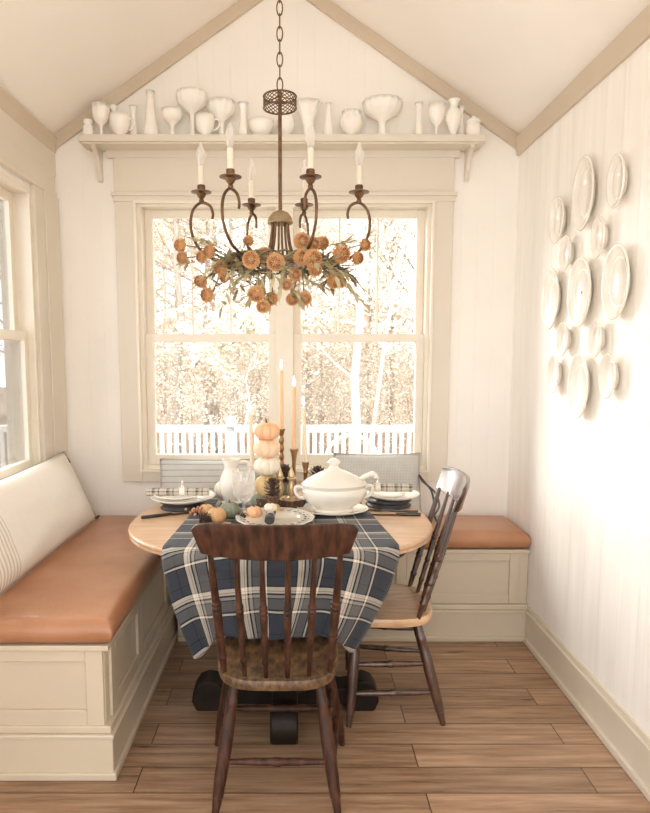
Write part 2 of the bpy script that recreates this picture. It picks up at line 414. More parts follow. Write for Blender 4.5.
# crown boards: gable rakes and eaves
CW = .062
def prism_x(name, quad, y0, y1, mat):
    bm = bm_new()
    a = [bm.verts.new((x, y0, z)) for x, z in quad]; b = [bm.verts.new((x, y1, z)) for x, z in quad]
    bm.faces.new(a); bm.faces.new(b[::-1])
    for i in range(len(quad)): bm.faces.new((a[i], a[(i + 1) % len(quad)], b[(i + 1) % len(quad)], b[i]))
    return struct(name, bm, mat, bevel=.003)
prism_x('trim_1', [(XL, EZ + .0), (RX, RZ), (RX, RZ - CW * 1.2), (XL, EZ - CW * 1.2)], BY - .022, BY, m_trim_shade)
prism_x('trim_2', [(RX, RZ), (XR, EZ), (XR, EZ - CW * 1.2), (RX, RZ - CW * 1.2)], BY - .022, BY, m_trim_shade)
prism_x('trim_3', [(XR, EZ - .005), (XR, EZ - .095), (XR - .014, EZ - .095), (XR - .034, EZ - .01)], YN, BY, m_trim_shade)
prism_x('trim_4', [(XL, EZ - .005), (XL, EZ - .085), (XL + .014, EZ - .085), (XL + .034, EZ - .01)], 1.0, BY, m_trim_shade)
# frieze of the left wall down to the window head
bm = bm_new(); add_box(bm, XL, XL + .012, 1.0, BY, 2.40, EZ - .08); add_box(bm, XL, XL + .028, 1.0, BY - .05, 2.275, 2.305); add_box(bm, XL, XL + .02, 1.0, BY - .045, 2.305, 2.40)
struct('trim_5', bm, m_trim, bevel=.003)
# baseboards
def baseboard(name, x_face, y0, y1):
    s = -1 if x_face > 0 else 1
    bm = bm_new()
    for d, z0, z1 in ((.018, 0, .15), (.030, .0, .028), (.024, .148, .166), (.012, .166, .188)):
        xs = sorted((x_face, x_face + s * d)); add_box(bm, xs[0], xs[1], y0, y1, z0, z1)
    return struct(name, bm, m_base, bevel=.004)
baseboard('baseboard_right', XR, YN, 3.125)

# ------------------------------------------------------------------ back window (twin double-hung)
def rect_frame(bm, x0, x1, z0, z1, w, y0, y1, wt=None, wb_=None):
    wt = w if wt is None else wt; wb_ = w if wb_ is None else wb_
    add_box(bm, x0, x0 + w, y0, y1, z0, z1); add_box(bm, x1 - w, x1, y0, y1, z0, z1)
    add_box(bm, x0 + w, x1 - w, y0, y1, z1 - wt, z1); add_box(bm, x0 + w, x1 - w, y0, y1, z0, z0 + wb_)
bm = bm_new()
CO = .902
add_box(bm, WC - CO, WC - WO, BY - .024, BY, .752, 2.294); add_box(bm, WC + WO, WC + CO, BY - .024, BY, .752, 2.294)
add_box(bm, WC - WO, WC + WO, BY - .024, BY, .752, WZ0)
add_box(bm, WC - CO, WC + CO, BY - .024, BY, 2.312, 2.50)
w1 = struct('window_1', bm, m_trim, bevel=.003)
bm = bm_new(); add_box(bm, WC - CO - .015, WC + CO + .015, BY - .042, BY, 2.292, 2.313); add_box(bm, WC - CO - .006, WC + CO + .006, BY - .032, BY, 2.265, 2.293)
struct('window_head_cap', bm, m_trim, w1, bevel=.003)
bm = bm_new(); rect_frame(bm, WC - WO - .012, WC + WO + .012, WZ0 - .012, WZ1 + .005, .014, BY - .034, BY + .02); struct('window_bead', bm, m_sash, w1, bevel=.002)
bm = bm_new(); rect_frame(bm, WC - WO, WC + WO, WZ0, WZ1, .022, BY + .0, BY + .15)
add_box(bm, WC - .048, WC + .048, BY + .01, BY + .15, WZ0, WZ1); struct('window_frame', bm, m_sash, w1, bevel=.002)
MZ = 1.548
for sgn in (-1, 1):
    xa, xb = sorted((WC + sgn * .048, WC + sgn * (WO - .022)))
    bm = bm_new(); rect_frame(bm, xa, xb, MZ - .022, WZ1 - .022, .042, BY + .075, BY + .115, .04, .045)
    gx0, gx1 = xa + .042, xb - .042
    for k in (1, 2):
        x = gx0 + (gx1 - gx0) * k / 3; add_box(bm, x - .006, x + .006, BY + .088, BY + .102, MZ + .02, WZ1 - .06)
    s1 = struct('window_sash', bm, m_sash, w1, bevel=.002)
    bm = bm_new(); add_box(bm, gx0, gx1, BY + .0935, BY + .0965, MZ + .02, WZ1 - .06); struct('window_pane', bm, m_pane, s1)
    bm = bm_new(); rect_frame(bm, xa, xb, WZ0 + .022, MZ + .022, .042, BY + .03, BY + .07, .045, .055); s2 = struct('window_sash', bm, m_sash, w1, bevel=.002)
    bm = bm_new(); add_box(bm, gx0, gx1, BY + .0485, BY + .0515, WZ0 + .075, MZ - .02); struct('window_pane', bm, m_pane, s2)
# ------------------------------------------------------------------ left window
bm = bm_new()
add_box(bm, XL, XL + .024, LY1, LY1 + .115, .74, 2.275); add_box(bm, XL, XL + .024, LY0 - .115, LY0, .74, 2.275)
add_box(bm, XL, XL + .024, LY0, LY1, .74, LZ0)
w2 = struct('window_2', bm, m_trim, bevel=.003)
bm = bm_new(); add_box(bm, XL, XL + .03, LY1 + .118, BY - .03, .60, 2.275); struct('trim_6', bm, m_trim, bevel=.004)
def rect_frame_y(bm, y0, y1, z0, z1, w, x0, x1, wt=None, wb_=None):
    wt = w if wt is None else wt; wb_ = w if wb_ is None else wb_
    add_box(bm, x0, x1, y0, y0 + w, z0, z1); add_box(bm, x0, x1, y1 - w, y1, z0, z1)
    add_box(bm, x0, x1, y0 + w, y1 - w, z1 - wt, z1); add_box(bm, x0, x1, y0 + w, y1 - w, z0, z0 + wb_)
bm = bm_new(); rect_frame_y(bm, LY0, LY1, LZ0, LZ1, .022, XL - .15, XL + .005); add_box(bm, XL - .15, XL - .01, (LY0 + LY1) / 2 - .045, (LY0 + LY1) / 2 + .045, LZ0, LZ1)
struct('window_frame', bm, m_sash, w2, bevel=.002)
bm = bm_new(); add_box(bm, XL - .02, XL + .05, LY0 - .12, LY1 + .12, LZ0 - .022, LZ0); struct('window_sill', bm, m_sash, w2, bevel=.004)
ym = (LY0 + LY1) / 2
for ya, yb in ((LY0 + .022, ym - .045), (ym + .045, LY1 - .022)):
    bm = bm_new(); rect_frame_y(bm, ya, yb, MZ - .022, LZ1 - .022, .042, XL - .115, XL - .075, .045, .045)
    s1 = struct('window_sash', bm, m_sash, w2, bevel=.002)
    bm = bm_new(); add_box(bm, XL - .097, XL - .094, ya + .042, yb - .042, MZ + .02, LZ1 - .065); struct('window_pane', bm, m_pane, s1)
    bm = bm_new(); rect_frame_y(bm, ya, yb, LZ0 + .022, MZ + .022, .042, XL - .07, XL - .03, .045, .055); s2 = struct('window_sash', bm, m_sash, w2, bevel=.002)
    bm = bm_new(); add_box(bm, XL - .0515, XL - .0485, ya + .042, yb - .042, LZ0 + .075, MZ - .02); struct('window_pane', bm, m_pane, s2)

# ------------------------------------------------------------------ wall shelf
sh = thing('wall_shelf', 'long cream painted shelf on two scroll brackets above the back window', 'shelf', (WC, BY, 2.49))
SZ = 2.568
boxobj('shelf_board', m_trim, sh, -1.045, 1.03, -.150, 0, .044, .078)
boxobj('ledger', m_trim, sh, -.94, .93, -.030, 0, .0, .044)
bm = bm_new(); add_box(bm, -1.03, 1.015, -.135, 0, .036, .0445); finish('edge_moulding', bm, m_trim, sh, smooth=False, bevel=.002)
for bx in (-.975, .968):
    prof = [(0, .040), (-.125, .040), (-.127, .022), (-.105, .012), (-.075, -.005), (-.055, -.035), (-.048, -.07), (-.030, -.10), (-.022, -.118), (0, -.122)]
    bm = bm_new()
    a = [bm.verts.new((bx - .011, y, z)) for y, z in prof]; b = [bm.verts.new((bx + .011, y, z)) for y, z in prof]
    bm.faces.new(a); bm.faces.new(b[::-1])
    for i in range(len(prof)): bm.faces.new((a[i], a[(i + 1) % len(prof)], b[(i + 1) % len(prof)], b[i]))
    finish('bracket', bm, m_trim, sh, smooth=False, bevel=.002)

# ------------------------------------------------------------------ benches
BH = .475; BX = -.65; BF = 3.155; BY0 = 2.08
def panel_frame(bm, plane, pos, u0, u1, v0, v1, w=.05, d=.010, out=1):
    """raised stiles and rails around a recessed panel, on the plane x = pos or y = pos"""
    for a0, a1, c0, c1 in ((u0 - w, u0, v0 - w, v1 + w), (u1, u1 + w, v0 - w, v1 + w), (u0, u1, v1, v1 + w), (u0, u1, v0 - w, v0)):
        if plane == 'x': add_box(bm, *sorted((pos, pos + out * d)), a0, a1, c0, c1)
        else: add_box(bm, a0, a1, *sorted((pos, pos + out * d)), c0, c1)
def base_mould(bm, x0, x1, y0, y1, sides):
    for d, z0, z1 in ((.016, 0, .146), (.028, 0, .026), (.022, .146, .162), (.010, .162, .188)):
        add_box(bm, x0 - (d if 'l' in sides else 0), x1 + (d if 'r' in sides else 0), y0 - (d if 'f' in sides else 0), y1, z0, z1)
bl = thing('storage_bench', 'cream panelled bench built along the window wall at left', 'bench', (0, 0, 0))
boxobj('body', m_bench, bl, XL, BX - .012, BY0 + .012, BY, 0, BH - .018)
bm = bm_new(); panel_frame(bm, 'y', BY0 + .012, XL + .04, BX - .075, .240, .414, .06, .012, -1); finish('end_panel', bm, m_bench, bl, smooth=False, bevel=.003)
for y0, y1 in ((BY0 + .10, 2.50), (2.60, 3.05)):
    bm = bm_new(); panel_frame(bm, 'x', BX - .012, y0, y1, .240, .414, .05, .012, 1); finish('front_panel', bm, m_bench, bl, smooth=False, bevel=.003)
bm = bm_new(); add_box(bm, XL, BX + .008, BY0 - .010, BY, BH - .020, BH); finish('lid', bm, m_bench, bl, smooth=False, bevel=.004)
bm = bm_new(); base_mould(bm, XL, BX, BY0, BY, 'rf'); finish('base_moulding', bm, m_bench, bl, smooth=False, bevel=.004)
bb = thing('storage_bench', 'cream panelled bench built under the back window', 'bench', (0, 0, 0))
X0 = BX + .035; X1 = XR - .002
boxobj('body', m_bench, bb, X0, X1, BF + .012, BY, 0, BH - .018)
for x0, x1 in ((-.52, -.02), (.08, .50), (.60, 1.075)):
    bm = bm_new(); panel_frame(bm, 'y', BF + .012, x0, x1, .240, .414, .05, .012, -1); finish('front_panel', bm, m_bench, bb, smooth=False, bevel=.003)
bm = bm_new(); add_box(bm, X0, X1, BF - .008, BY, BH - .020, BH); finish('lid', bm, m_bench, bb, smooth=False, bevel=.004)
bm = bm_new(); base_mould(bm, X0, X1, BF, BY, 'f'); finish('base_moulding', bm, m_bench, bb, smooth=False, bevel=.004)
def cushion(name, label, x0, x1, y0, y1, z0, h, puff):
    bm = bm_new(); nx, ny = 26, 34; r = .045
    def pt(u, v, top):
        # rounded edges: squash the border inwards and downwards
        x = x0 + (x1 - x0) * u; y = y0 + (y1 - y0) * v
        e = min(x - x0, x1 - x, y - y0, y1 - y); k = min(1., max(0., e / r)); arc = math.sqrt(max(0, 1 - (1 - k) ** 2))
        z = z0 + h * .5 + (h * .5) * arc * (1 if top else -1)
        if top:
            z += puff * math.sin(PI * u) ** .6 * math.sin(PI * v) ** .6 + .003 * noise.noise(Vector((x * 6, y * 6, 0)))
        return (x, y, z)
    us = [0, .004, .012, .025, .045, .07] ; L = x1 - x0
    def axis(a0, a1, n):
        L = a1 - a0; e = [0, .003, .010, .020, .032, .046]
        s = [q / L for q in e] + [(.046 + (L - .092) * i / n) / L for i in range(1, n)] + [1 - q / L for q in reversed(e)]
        return s
    U = axis(x0, x1, nx); V = axis(y0, y1, ny)
    T = [[bm.verts.new(pt(u, v, True)) for v in V] for u in U]
    B = [[T[i][j] if i in (0, len(U) - 1) or j in (0, len(V) - 1) else bm.verts.new(pt(U[i], V[j], False)) for j in range(len(V))] for i in range(len(U))]
    for i in range(len(U) - 1):
        for j in range(len(V) - 1):
            bm.faces.new((T[i][j], T[i + 1][j], T[i + 1][j + 1], T[i][j + 1])); bm.faces.new((B[i][j], B[i][j + 1], B[i + 1][j + 1], B[i + 1][j]))
    o = finish(name, bm, m_leather, autosm=False); return tag(o, label, 'cushion')
cushion('seat_cushion', 'long tan leather cushion on the bench at left under the big white pillow', XL + .03, BX + .028, BY0 - .022, BY - .005, BH, .090, .010)
cushion('seat_cushion', 'tan leather cushion on the bench under the back window', BX + .035, XR - .002, BF - .02, BY - .005, BH, .090, .008)

# ------------------------------------------------------------------ pillows
def pillow_mesh(name, mat, parent, w, h, t, seed=0, crown=.06):
    """stands in local x (width), z (height), y (thickness)"""
    bm = bm_new(); n, k = 36, 20; uvl = bm.loops.layers.uv.new('UVMap'); uvs = {}
    def pt(i, j, s):
        u = 2 * i / n - 1; v = 2 * j / k - 1
        f = (1 - abs(u) ** 3.2) ** .75 * (1 - abs(v) ** 2.6) ** .7 if abs(u) < 1 and abs(v) < 1 else 0
        x = u * w / 2 * (1 - crown * .6 * (1 - v * v) * (abs(u) ** 6)); z = h / 2 + v * h / 2 * (1 - crown * (1 - u * u) * (abs(v) ** 6))
        nz = noise.noise(Vector((u * 2.2 + seed, v * 2.2, s))) * .010 + noise.noise(Vector((u * 6 + seed, v * 3, s))) * .004
        return Vector((x, s * (t / 2 * f) + nz * (f ** .4), z))
    A = [[bm.verts.new(pt(i, j, -1)) for j in range(k + 1)] for i in range(n + 1)]
    B = [[A[i][j] if i in (0, n) or j in (0, k) else bm.verts.new(pt(i, j, 1)) for j in range(k + 1)] for i in range(n + 1)]
    for i in range(n + 1):
        for j in range(k + 1):
            uvs[A[i][j]] = uvs[B[i][j]] = (i / n * w, j / k * h)
    for i in range(n):
        for j in range(k):
            bm.faces.new((A[i][j], A[i + 1][j], A[i + 1][j + 1], A[i][j + 1])); bm.faces.new((B[i][j], B[i][j + 1], B[i + 1][j + 1], B[i + 1][j]))
    for f in bm.faces:
        for l in f.loops: l[uvl].uv = uvs[l.vert]
    rim = [A[i][0].co.copy() for i in range(n + 1)] + [A[n][j].co.copy() for j in range(1, k + 1)] + [A[i][k].co.copy() for i in range(n - 1, -1, -1)] + [A[0][j].co.copy() for j in range(k - 1, 0, -1)]
    o = finish(name, bm, mat, parent, autosm=False)
    return o, rim
def pipe(name, mat, parent, rim, r=.004):
    bm = bm_new(); add_tube(bm, rim + [rim[0]], r, 6, cap=False); return finish(name, bm, mat, parent)
# the long white lumbar pillow leans on the left window
CT = BH + .098
pw = thing('lumbar_pillow', 'long white linen pillow with tan stripes leaning on the left window', 'pillow', (-1.095, 2.735, CT - .006), rad(90))
o, rim = pillow_mesh('cover', m_pillw, pw, 1.36, .405, .165, 3, .05)
o.rotation_euler = (rad(-24), 0, 0)
pp = pipe('piping', m_piping, pw, rim, .0035); pp.rotation_euler = o.rotation_euler
bm = bm_new(); add_box(bm, .655, .705, -.012, .012, .004, .012); q = finish('loop_tag', bm, m_strap, pw, smooth=False, bevel=.002); q.rotation_euler = o.rotation_euler
bm = bm_new(); add_tube(bm, [(.655, 0, .405), (.675, 0, .38), (.682, 0, .36), (.684, .0, .335)], .004, 6); q = finish('zip_pull', bm, m_strap, pw); q.rotation_euler = o.rotation_euler
ps = thing('throw_pillow', 'grey striped pillow standing on the back bench behind the white pitcher', 'pillow', (-.47, 3.36, CT - .004))
o, rim = pillow_mesh('cover', m_pills, ps, .56, .335, .12, 8); o.rotation_euler = (rad(-14), 0, 0)
q = pipe('piping', m_piping, ps, rim); q.rotation_euler = o.rotation_euler
pc = thing('throw_pillow', 'grey checked pillow with dark ties standing behind the tureen', 'pillow', (.43, 3.36, CT - .004))
o, rim = pillow_mesh('cover', m_pillc, pc, .47, .365, .13, 14); o.rotation_euler = (rad(-14), 0, 0)
q = pipe('piping', m_piping, pc, rim); q.rotation_euler = o.rotation_euler
bm = bm_new()
add_tube(bm, smooth_path([(.225, .05, .24), (.235, .01, .215), (.27, -.03, .18), (.285, -.05, .12), (.28, -.08, .06), (.30, -.10, .01)], 5), .0055, 6)
add_tube(bm, smooth_path([(.228, .05, .235), (.255, .0, .20), (.295, -.05, .16), (.31, -.07, .10), (.285, -.09, .06)], 5), .005, 6)
finish('tie_strap', bm, m_strap, pc)

# ------------------------------------------------------------------ table
TC = Vector((-.072, 2.725)); TRX, TRY, TN = .636, .535, 2.4; TZ = .75
def superell(rx, ry, n, k=72):
    out = []
    for i in range(k):
        a = 2 * PI * i / k; c, s = math.cos(a), math.sin(a)
        out.append((rx * math.copysign(abs(c) ** (2 / n), c), ry * math.copysign(abs(s) ** (2 / n), s)))
    return out
tb = thing('dining_table', 'oval pale wood pedestal table with dark scrolled feet', 'table', (TC.x, TC.y, 0))
bm = bm_new()
rings = []
for off, z in ((-.035, TZ - .034), (-.006, TZ - .034), (0, TZ - .030), (.0, TZ - .022), (-.004, TZ - .019), (.002, TZ - .016), (.003, TZ - .008), (-.002, TZ - .001), (-.012, TZ)):
    rings.append([bm.verts.new((x, y, z)) for x, y in superell(TRX + off, TRY + off, TN)])
for a, b in zip(rings, rings[1:]):
    for i in range(len(a)):
        j = (i + 1) % len(a); bm.faces.new((a[i], a[j], b[j], b[i]))
bm.faces.new(rings[0][::-1]); bm.faces.new(rings[-1])
finish('tabletop', bm, m_top, tb)
bm = bm_new(); add_poly(bm, superell(TRX - .09, TRY - .09, TN), TZ - .095, TZ - .034); finish('apron', bm, m_ped, tb)
PY = -.19; PX = .02
bm = bm_new(); add_lathe(bm, [(0, .10), (.11, .10), (.115, .16), (.085, .19), (.06, .24), (.055, .30), (.075, .38), (.095, .46), (.09, .54), (.06, .60), (.075, .63), (.12, .655), (0, .656)], 28, Matrix.Translation((PX, PY, 0)))
finish('column', bm, m_ped, tb)
def foot(name, ang, L):
    bm = bm_new()
    prof = [(.03, .03), (L - .14, .03), (L - .12, .0), (L - .01, .0), (L + .008, .04), (L + .002, .085), (L - .02, .118), (L - .055, .132), (L - .09, .125), (L - .115, .105), (L - .15, .10), (.10, .13), (.03, .19)]
    w = .052
    a = [bm.verts.new((x, -w, z)) for x, z in prof]; b = [bm.verts.new((x, w, z)) for x, z in prof]
    bm.faces.new(a); bm.faces.new(b[::-1])
    for i in range(len(prof)): bm.faces.new((a[i], a[(i + 1) % len(prof)], b[(i + 1) % len(prof)], b[i]))
    bmesh.ops.transform(bm, matrix=Matrix.Translation((PX, PY, 0)) @ Matrix.Rotation(ang, 4, 'Z'), verts=bm.verts)
    return finish('foot', bm, m_ped, tb, bevel=.008)
foot('foot', 0, .375); foot('foot', PI, .375); foot('foot', -PI / 2, .29); foot('foot', PI / 2, .37)

# ------------------------------------------------------------------ plaid cloth
def edgeY(x):
    q = min(.985, abs(x - TC.x) / TRX); return TC.y - TRY * (1 - q ** TN) ** (1 / TN)
def sstep(t): t = max(0, min(1, t)); return t * t * (3 - 2 * t)
bm = bm_new(); uvl = bm.loops.layers.uv.new('UVMap'); uvm = {}
NU, NT, NH = 60, 26, 34
grid = []
for i in range(NU + 1):
    s = 2 * i / NU - 1                                   # -1 left .. 1 right
    xe = -.052 + s * .445 if s < 0 else -.052 + s * .425   # where it meets the front edge
    xb = -.085 + s * .37
    Ye = edgeY(xe) - .004; Yb = 3.16
    colv = []; L = 0; prev = None
    for j in range(NT + 1):                              # on the table, back to front
        t = j / NT; x = xb + (xe - xb) * t; y = Yb + (Ye + .012 - Yb) * t
        z = TZ + .0035 + .0012 * noise.noise(Vector((x * 9, y * 9, 1)))
        colv.append(Vector((x, y, z)))
    xh = (-.072 + s * .315) if s < 0 else (-.072 + s * .292)
    dropc = sstep((abs(s) - .60) / .36)
    zh = .458 - (.100 * dropc) + .006 * math.sin(9 * s)
    Yh = Ye - .020 - .012 * dropc
    for j in range(1, NH + 1):
        t = j / NH; k = sstep(min(1, t * 1.2)) * .55 + t * .45
        x = xe + (xh - xe) * (t ** 1.5)
        bulge = .010 * math.sin(PI * min(1, t * 4)) if t < .25 else 0
        fold = (.020 * math.sin(s * 10.5 + .6) + .012 * math.sin(s * 19 + 2)) * t
        y = Ye - .008 + (Yh - Ye) * t - bulge - fold * (0.35 + .9 * abs(s))
        x += .010 * math.sin(s * 8 + t * 3) * t
        z = TZ + .002 + (zh - TZ) * t
        colv.append(Vector((x, y, z)))
    # arc length for the weave
    row = []; L = 0
    for j, p in enumerate(colv):
        if j: L += (p - colv[j - 1]).length
        v = bm.verts.new(p); row.append(v); uvm[v] = (s * .44, L)
    grid.append(row)
for a, b in zip(grid, grid[1:]):
    for j in range(len(a) - 1): bm.faces.new((a[j], a[j + 1], b[j + 1], b[j]))
for f in bm.faces:
    for l in f.loops: l[uvl].uv = uvm[l.vert]
o = finish('tablecloth', bm, m_plaid, autosm=False)
sd = o.modifiers.new('solid', 'SOLIDIFY'); sd.thickness = .0022; sd.offset = 0
tag(o, 'blue and cream plaid cloth draped over the front of the table', 'tablecloth')
tz = TZ + .006

# ------------------------------------------------------------------ chairs
SPIN = [(0, .0072), (.06, .0085), (.12, .0095), (.13, .0118), (.15, .0118), (.16, .0095), (.24, .0105), (.30, .0115), (.31, .0095), (.32, .0125), (.345, .0125), (.355, .0100), (.45, .0118), (.52, .0128), (.53, .0104), (.54, .0134), (.56, .0134), (.568, .0106), (.576, .0134), (.596, .0130), (.604, .0102), (.68, .0098), (.80, .0086), (.92, .0076), (1, .007)]
LEG = [(0, .011), (.05, .0125), (.10, .015), (.13, .0155), (.135, .0175), (.30, .0205), (.55, .0225), (.72, .0205), (.80, .0165), (.82, .0195), (.85, .0195), (.87, .017), (1, .015)]
STR = [(0, .008), (.1, .009), (.3, .0125), (.46, .0125), (.47, .0145), (.53, .0145), (.54, .0125), (.7, .0125), (.9, .009), (1, .008)]
def make_chair(label, wood, seatm):
    t = thing('spindle_chair', label, 'chair', group=None)
    SH = .43
    # seat: rounded outline, thick edge, dished top
    out = []
    k = 64
    for i in range(k):
        a = 2 * PI * i / k; c, s = math.cos(a), math.sin(a)
        x = math.copysign(abs(c) ** .52, c) * (.206 + .010 * s); y = math.copysign(abs(s) ** (.62 if s > 0 else .70), s) * .205
        out.append((x, y))
    bm = bm_new(); rings = []
    for f, z in ((.93, SH - .040), (.985, SH - .034), (1., SH - .022), (1., SH - .010), (.985, SH - .002), (.95, SH), (.80, SH - .004), (.5, SH - .010), (.2, SH - .012)):
        rings.append([bm.verts.new((x * f, y * f, z)) for x, y in out])
    for a, b in zip(rings, rings[1:]):
        for i in range(k): bm.faces.new((a[i], a[(i + 1) % k], b[(i + 1) % k], b[i]))
    bm.faces.new(rings[0][::-1]); bm.faces.new(rings[-1])
    finish('seat', bm, seatm, t)
    # spindles
    for i in range(6):
        s = -1 + 2 * i / 5; x0 = .172 * s
        p0 = Vector((x0, -.135 - .042 * (1 - s * s), SH - .006)); p1 = Vector((x0 * 1.14, -.262 - .040 * (1 - s * s), .872))
        bm = bm_new(); turned(bm, p0, p1, [(a, r * (1.25 if i in (0, 5) else 1.)) for a, r in SPIN], 12); finish('spindle', bm, wood, t)
    # crest rail, bent in plan
    bm = bm_new(); nx, nz = 30, 6; fr = []
    for side in (-1, 1):
        g = []
        for i in range(nx + 1):
            s = -1 + 2 * i / nx; col = []
            for j in range(nz + 1):
                v = j / nz
                half = .223 + .030 * v - .02 * max(0, v - .8) ** 2 * 25 * 1.0
                z0 = .855 + .008 * s * s; z1 = .968 - .010 * abs(s) ** 7
                x = s * half; z = z0 + (z1 - z0) * v
                y = -.258 - .048 * (1 - s * s) - .030 * v + side * (.011 - .003 * v)
                col.append(bm.verts.new((x, y, z)))
            g.append(col)
        fr.append(g)
    for g in fr:
        for i in range(nx):
            for j in range(nz): bm.faces.new((g[i][j], g[i + 1][j], g[i + 1][j + 1], g[i][j + 1]))
    A, B = fr
    for i in range(nx):
        bm.faces.new((A[i][0], A[i + 1][0], B[i + 1][0], B[i][0])); bm.faces.new((A[i][nz], A[i + 1][nz], B[i + 1][nz], B[i][nz]))
    for j in range(nz):
        bm.faces.new((A[0][j], A[0][j + 1], B[0][j + 1], B[0][j])); bm.faces.new((A[nx][j], A[nx][j + 1], B[nx][j + 1], B[nx][j]))
    finish('crest_rail', bm, wood, t, bevel=.004)
    # legs (front +y, rear -y) and stretchers
    feet = {}; tops = {}
    for nm, sx, sy in (('fl', -1, 1), ('fr', 1, 1), ('rl', -1, -1), ('rr', 1, -1)):
        top = Vector(((.160 if sy > 0 else .138) * sx, (.105 if sy > 0 else .135) * sy, SH - .035)); ft = Vector(((.234 if sy > 0 else .195) * sx, (.135 if sy > 0 else .238) * sy, 0))
        tops[nm] = top; feet[nm] = ft
        bm = bm_new(); turned(bm, ft, top, LEG, 14); finish('leg', bm, wood, t)
    def at(n, z): f = feet[n]; tp = tops[n]; return f + (tp - f) * (z / tp.z)
    for a, b, z in (('fl', 'fr', .26), ('fl', 'fr', .15), ('rl', 'rr', .155), ('rl', 'fl', .125), ('rl', 'fl', .235), ('rr', 'fr', .125), ('rr', 'fr', .235)):
        bm = bm_new(); turned(bm, at(a, z), at(b, z), STR, 10); finish('stretcher', bm, wood, t)
    return t
c1 = make_chair('dark brown spindle back chair drawn up to the front of the table', m_chairb, m_seat)
c1.location = (-.068, 2.125, 0); c1.rotation_euler = (0, 0, rad(0))
c2 = make_chair('spindle back chair with honey coloured seat at the right side of the table', m_chair, m_seat2)
c2.location = (.350, 2.60, 0); c2.rotation_euler = (0, 0, rad(90 - 4))

SKY, SKY_BACK, SKY_COL, SUN, EXPO = 3.0, 2.0, (.985, .995, 1.0, 1), 6.0, 0.62
# ------------------------------------------------------------------ plates on the right wall
def plate_prof(r, h=.022, well=.62):
    return [(0, .004), (r * well, .004), (r * well * 1.04, .007), (r * .80, .013), (r * .97, h), (r, h + .001), (r * 1.0, h - .003), (r * .80, .007), (r * well, -.001), (r * .5, -.001), (r * .5, -.004), (r * .46, -.004), (r * .45, 0), (0, 0)]
def wall_plate(px, py, hpx, wpx, label, rim=None):
    p = atX(px, py, XR - .03)
    d = p.y * math.cos(PITCH) + (CH - p.z) * math.sin(PITCH)
    hz = hpx * d / F / 2
    ratio = max(.62, min(1., (wpx - 3.0) / (hpx * (px - CX) / F)))
    bm = bm_new()
    add_lathe(bm, [(0, .013 / hz), (.62, .013 / hz), (.645, .0165 / hz), (.66, .0135 / hz), (.68, .0155 / hz), (.74, .019 / hz), (.90, .0245 / hz), (.925, .0285 / hz), (.975, .0295 / hz), (1., .0265 / hz), (.995, .023 / hz), (.74, .012 / hz), (.6, .008 / hz), (.6, 0), (.55, 0), (.54, .006 / hz), (0, .006 / hz)], 48, None)
    sc = Matrix.Diagonal((hz * ratio, hz, hz, 1))
    # the plate faces -x: local x -> wall y, local y -> world z, local z -> -x
    R = Matrix(((0, 0, -1, 0), (1, 0, 0, 0), (0, 1, 0, 0), (0, 0, 0, 1)))
    if rim:
        for v in bm.verts:
            a = math.atan2(v.co.y, v.co.x); k = 1 + .018 * math.cos(a * rim) * min(1, v.co.xy.length); v.co.x *= k; v.co.y *= k
    bmesh.ops.transform(bm, matrix=R @ sc, verts=bm.verts)
    o = finish('wall_plate', bm, m_china, None, autosm=False); o.location = (XR - .010, p.y, p.z)
    tag(o, label, 'plate', 'white ironstone plates hung on the right wall')
    return o, hz, ratio
for a in ((584, 193.5, 73, 24, 'large oval platter near the top of the plate wall', 0), (617, 181, 53, 20, 'medium oval plate hung highest on the plate wall', 0),
          (557.5, 220, 46, 17, 'plate below and left of the top large platter on the wall', 0), (566, 253.5, 36, 14.5, 'small oval plate directly under the upper left plate on the wall', 0),
          (599, 237, 41, 16.5, 'small plate between the top platter and the biggest platter', 0), (551, 299, 61, 20, 'oval plate nearest the back window on the plate wall', 0),
          (580, 292.5, 70, 26, 'platter in the middle of the plate wall with a spot at its centre', 0), (616.5, 282, 75, 30, 'biggest oval platter on the plate wall, nearest the camera', 0),
          (563.5, 339, 34, 14, 'small plate under the plate nearest the back window', 14), (596, 339, 38, 16, 'small plate below the gap between the two middle platters', 0),
          (554, 374, 39, 14, 'small plain plate lowest on the window side of the plate wall', 0), (579, 386, 66, 23, 'oval platter hung lowest on the plate wall', 0),
          (608.5, 376, 46, 19, 'scalloped plate right of the lowest platter on the wall', 12)):
    o, hz, ra = wall_plate(*a[:4], a[4], a[5])
    if 'spot' in a[4]:
        bm = bm_new(); bmesh.ops.create_circle(bm, cap_ends=True, radius=.007, segments=12); bmesh.ops.transform(bm, matrix=Matrix.Translation((-.0136, 0, 0)) @ Matrix.Rotation(-PI / 2, 4, 'Y'), verts=bm.verts)
        finish('painted_spot', bm, m_ocenter, o, smooth=False)

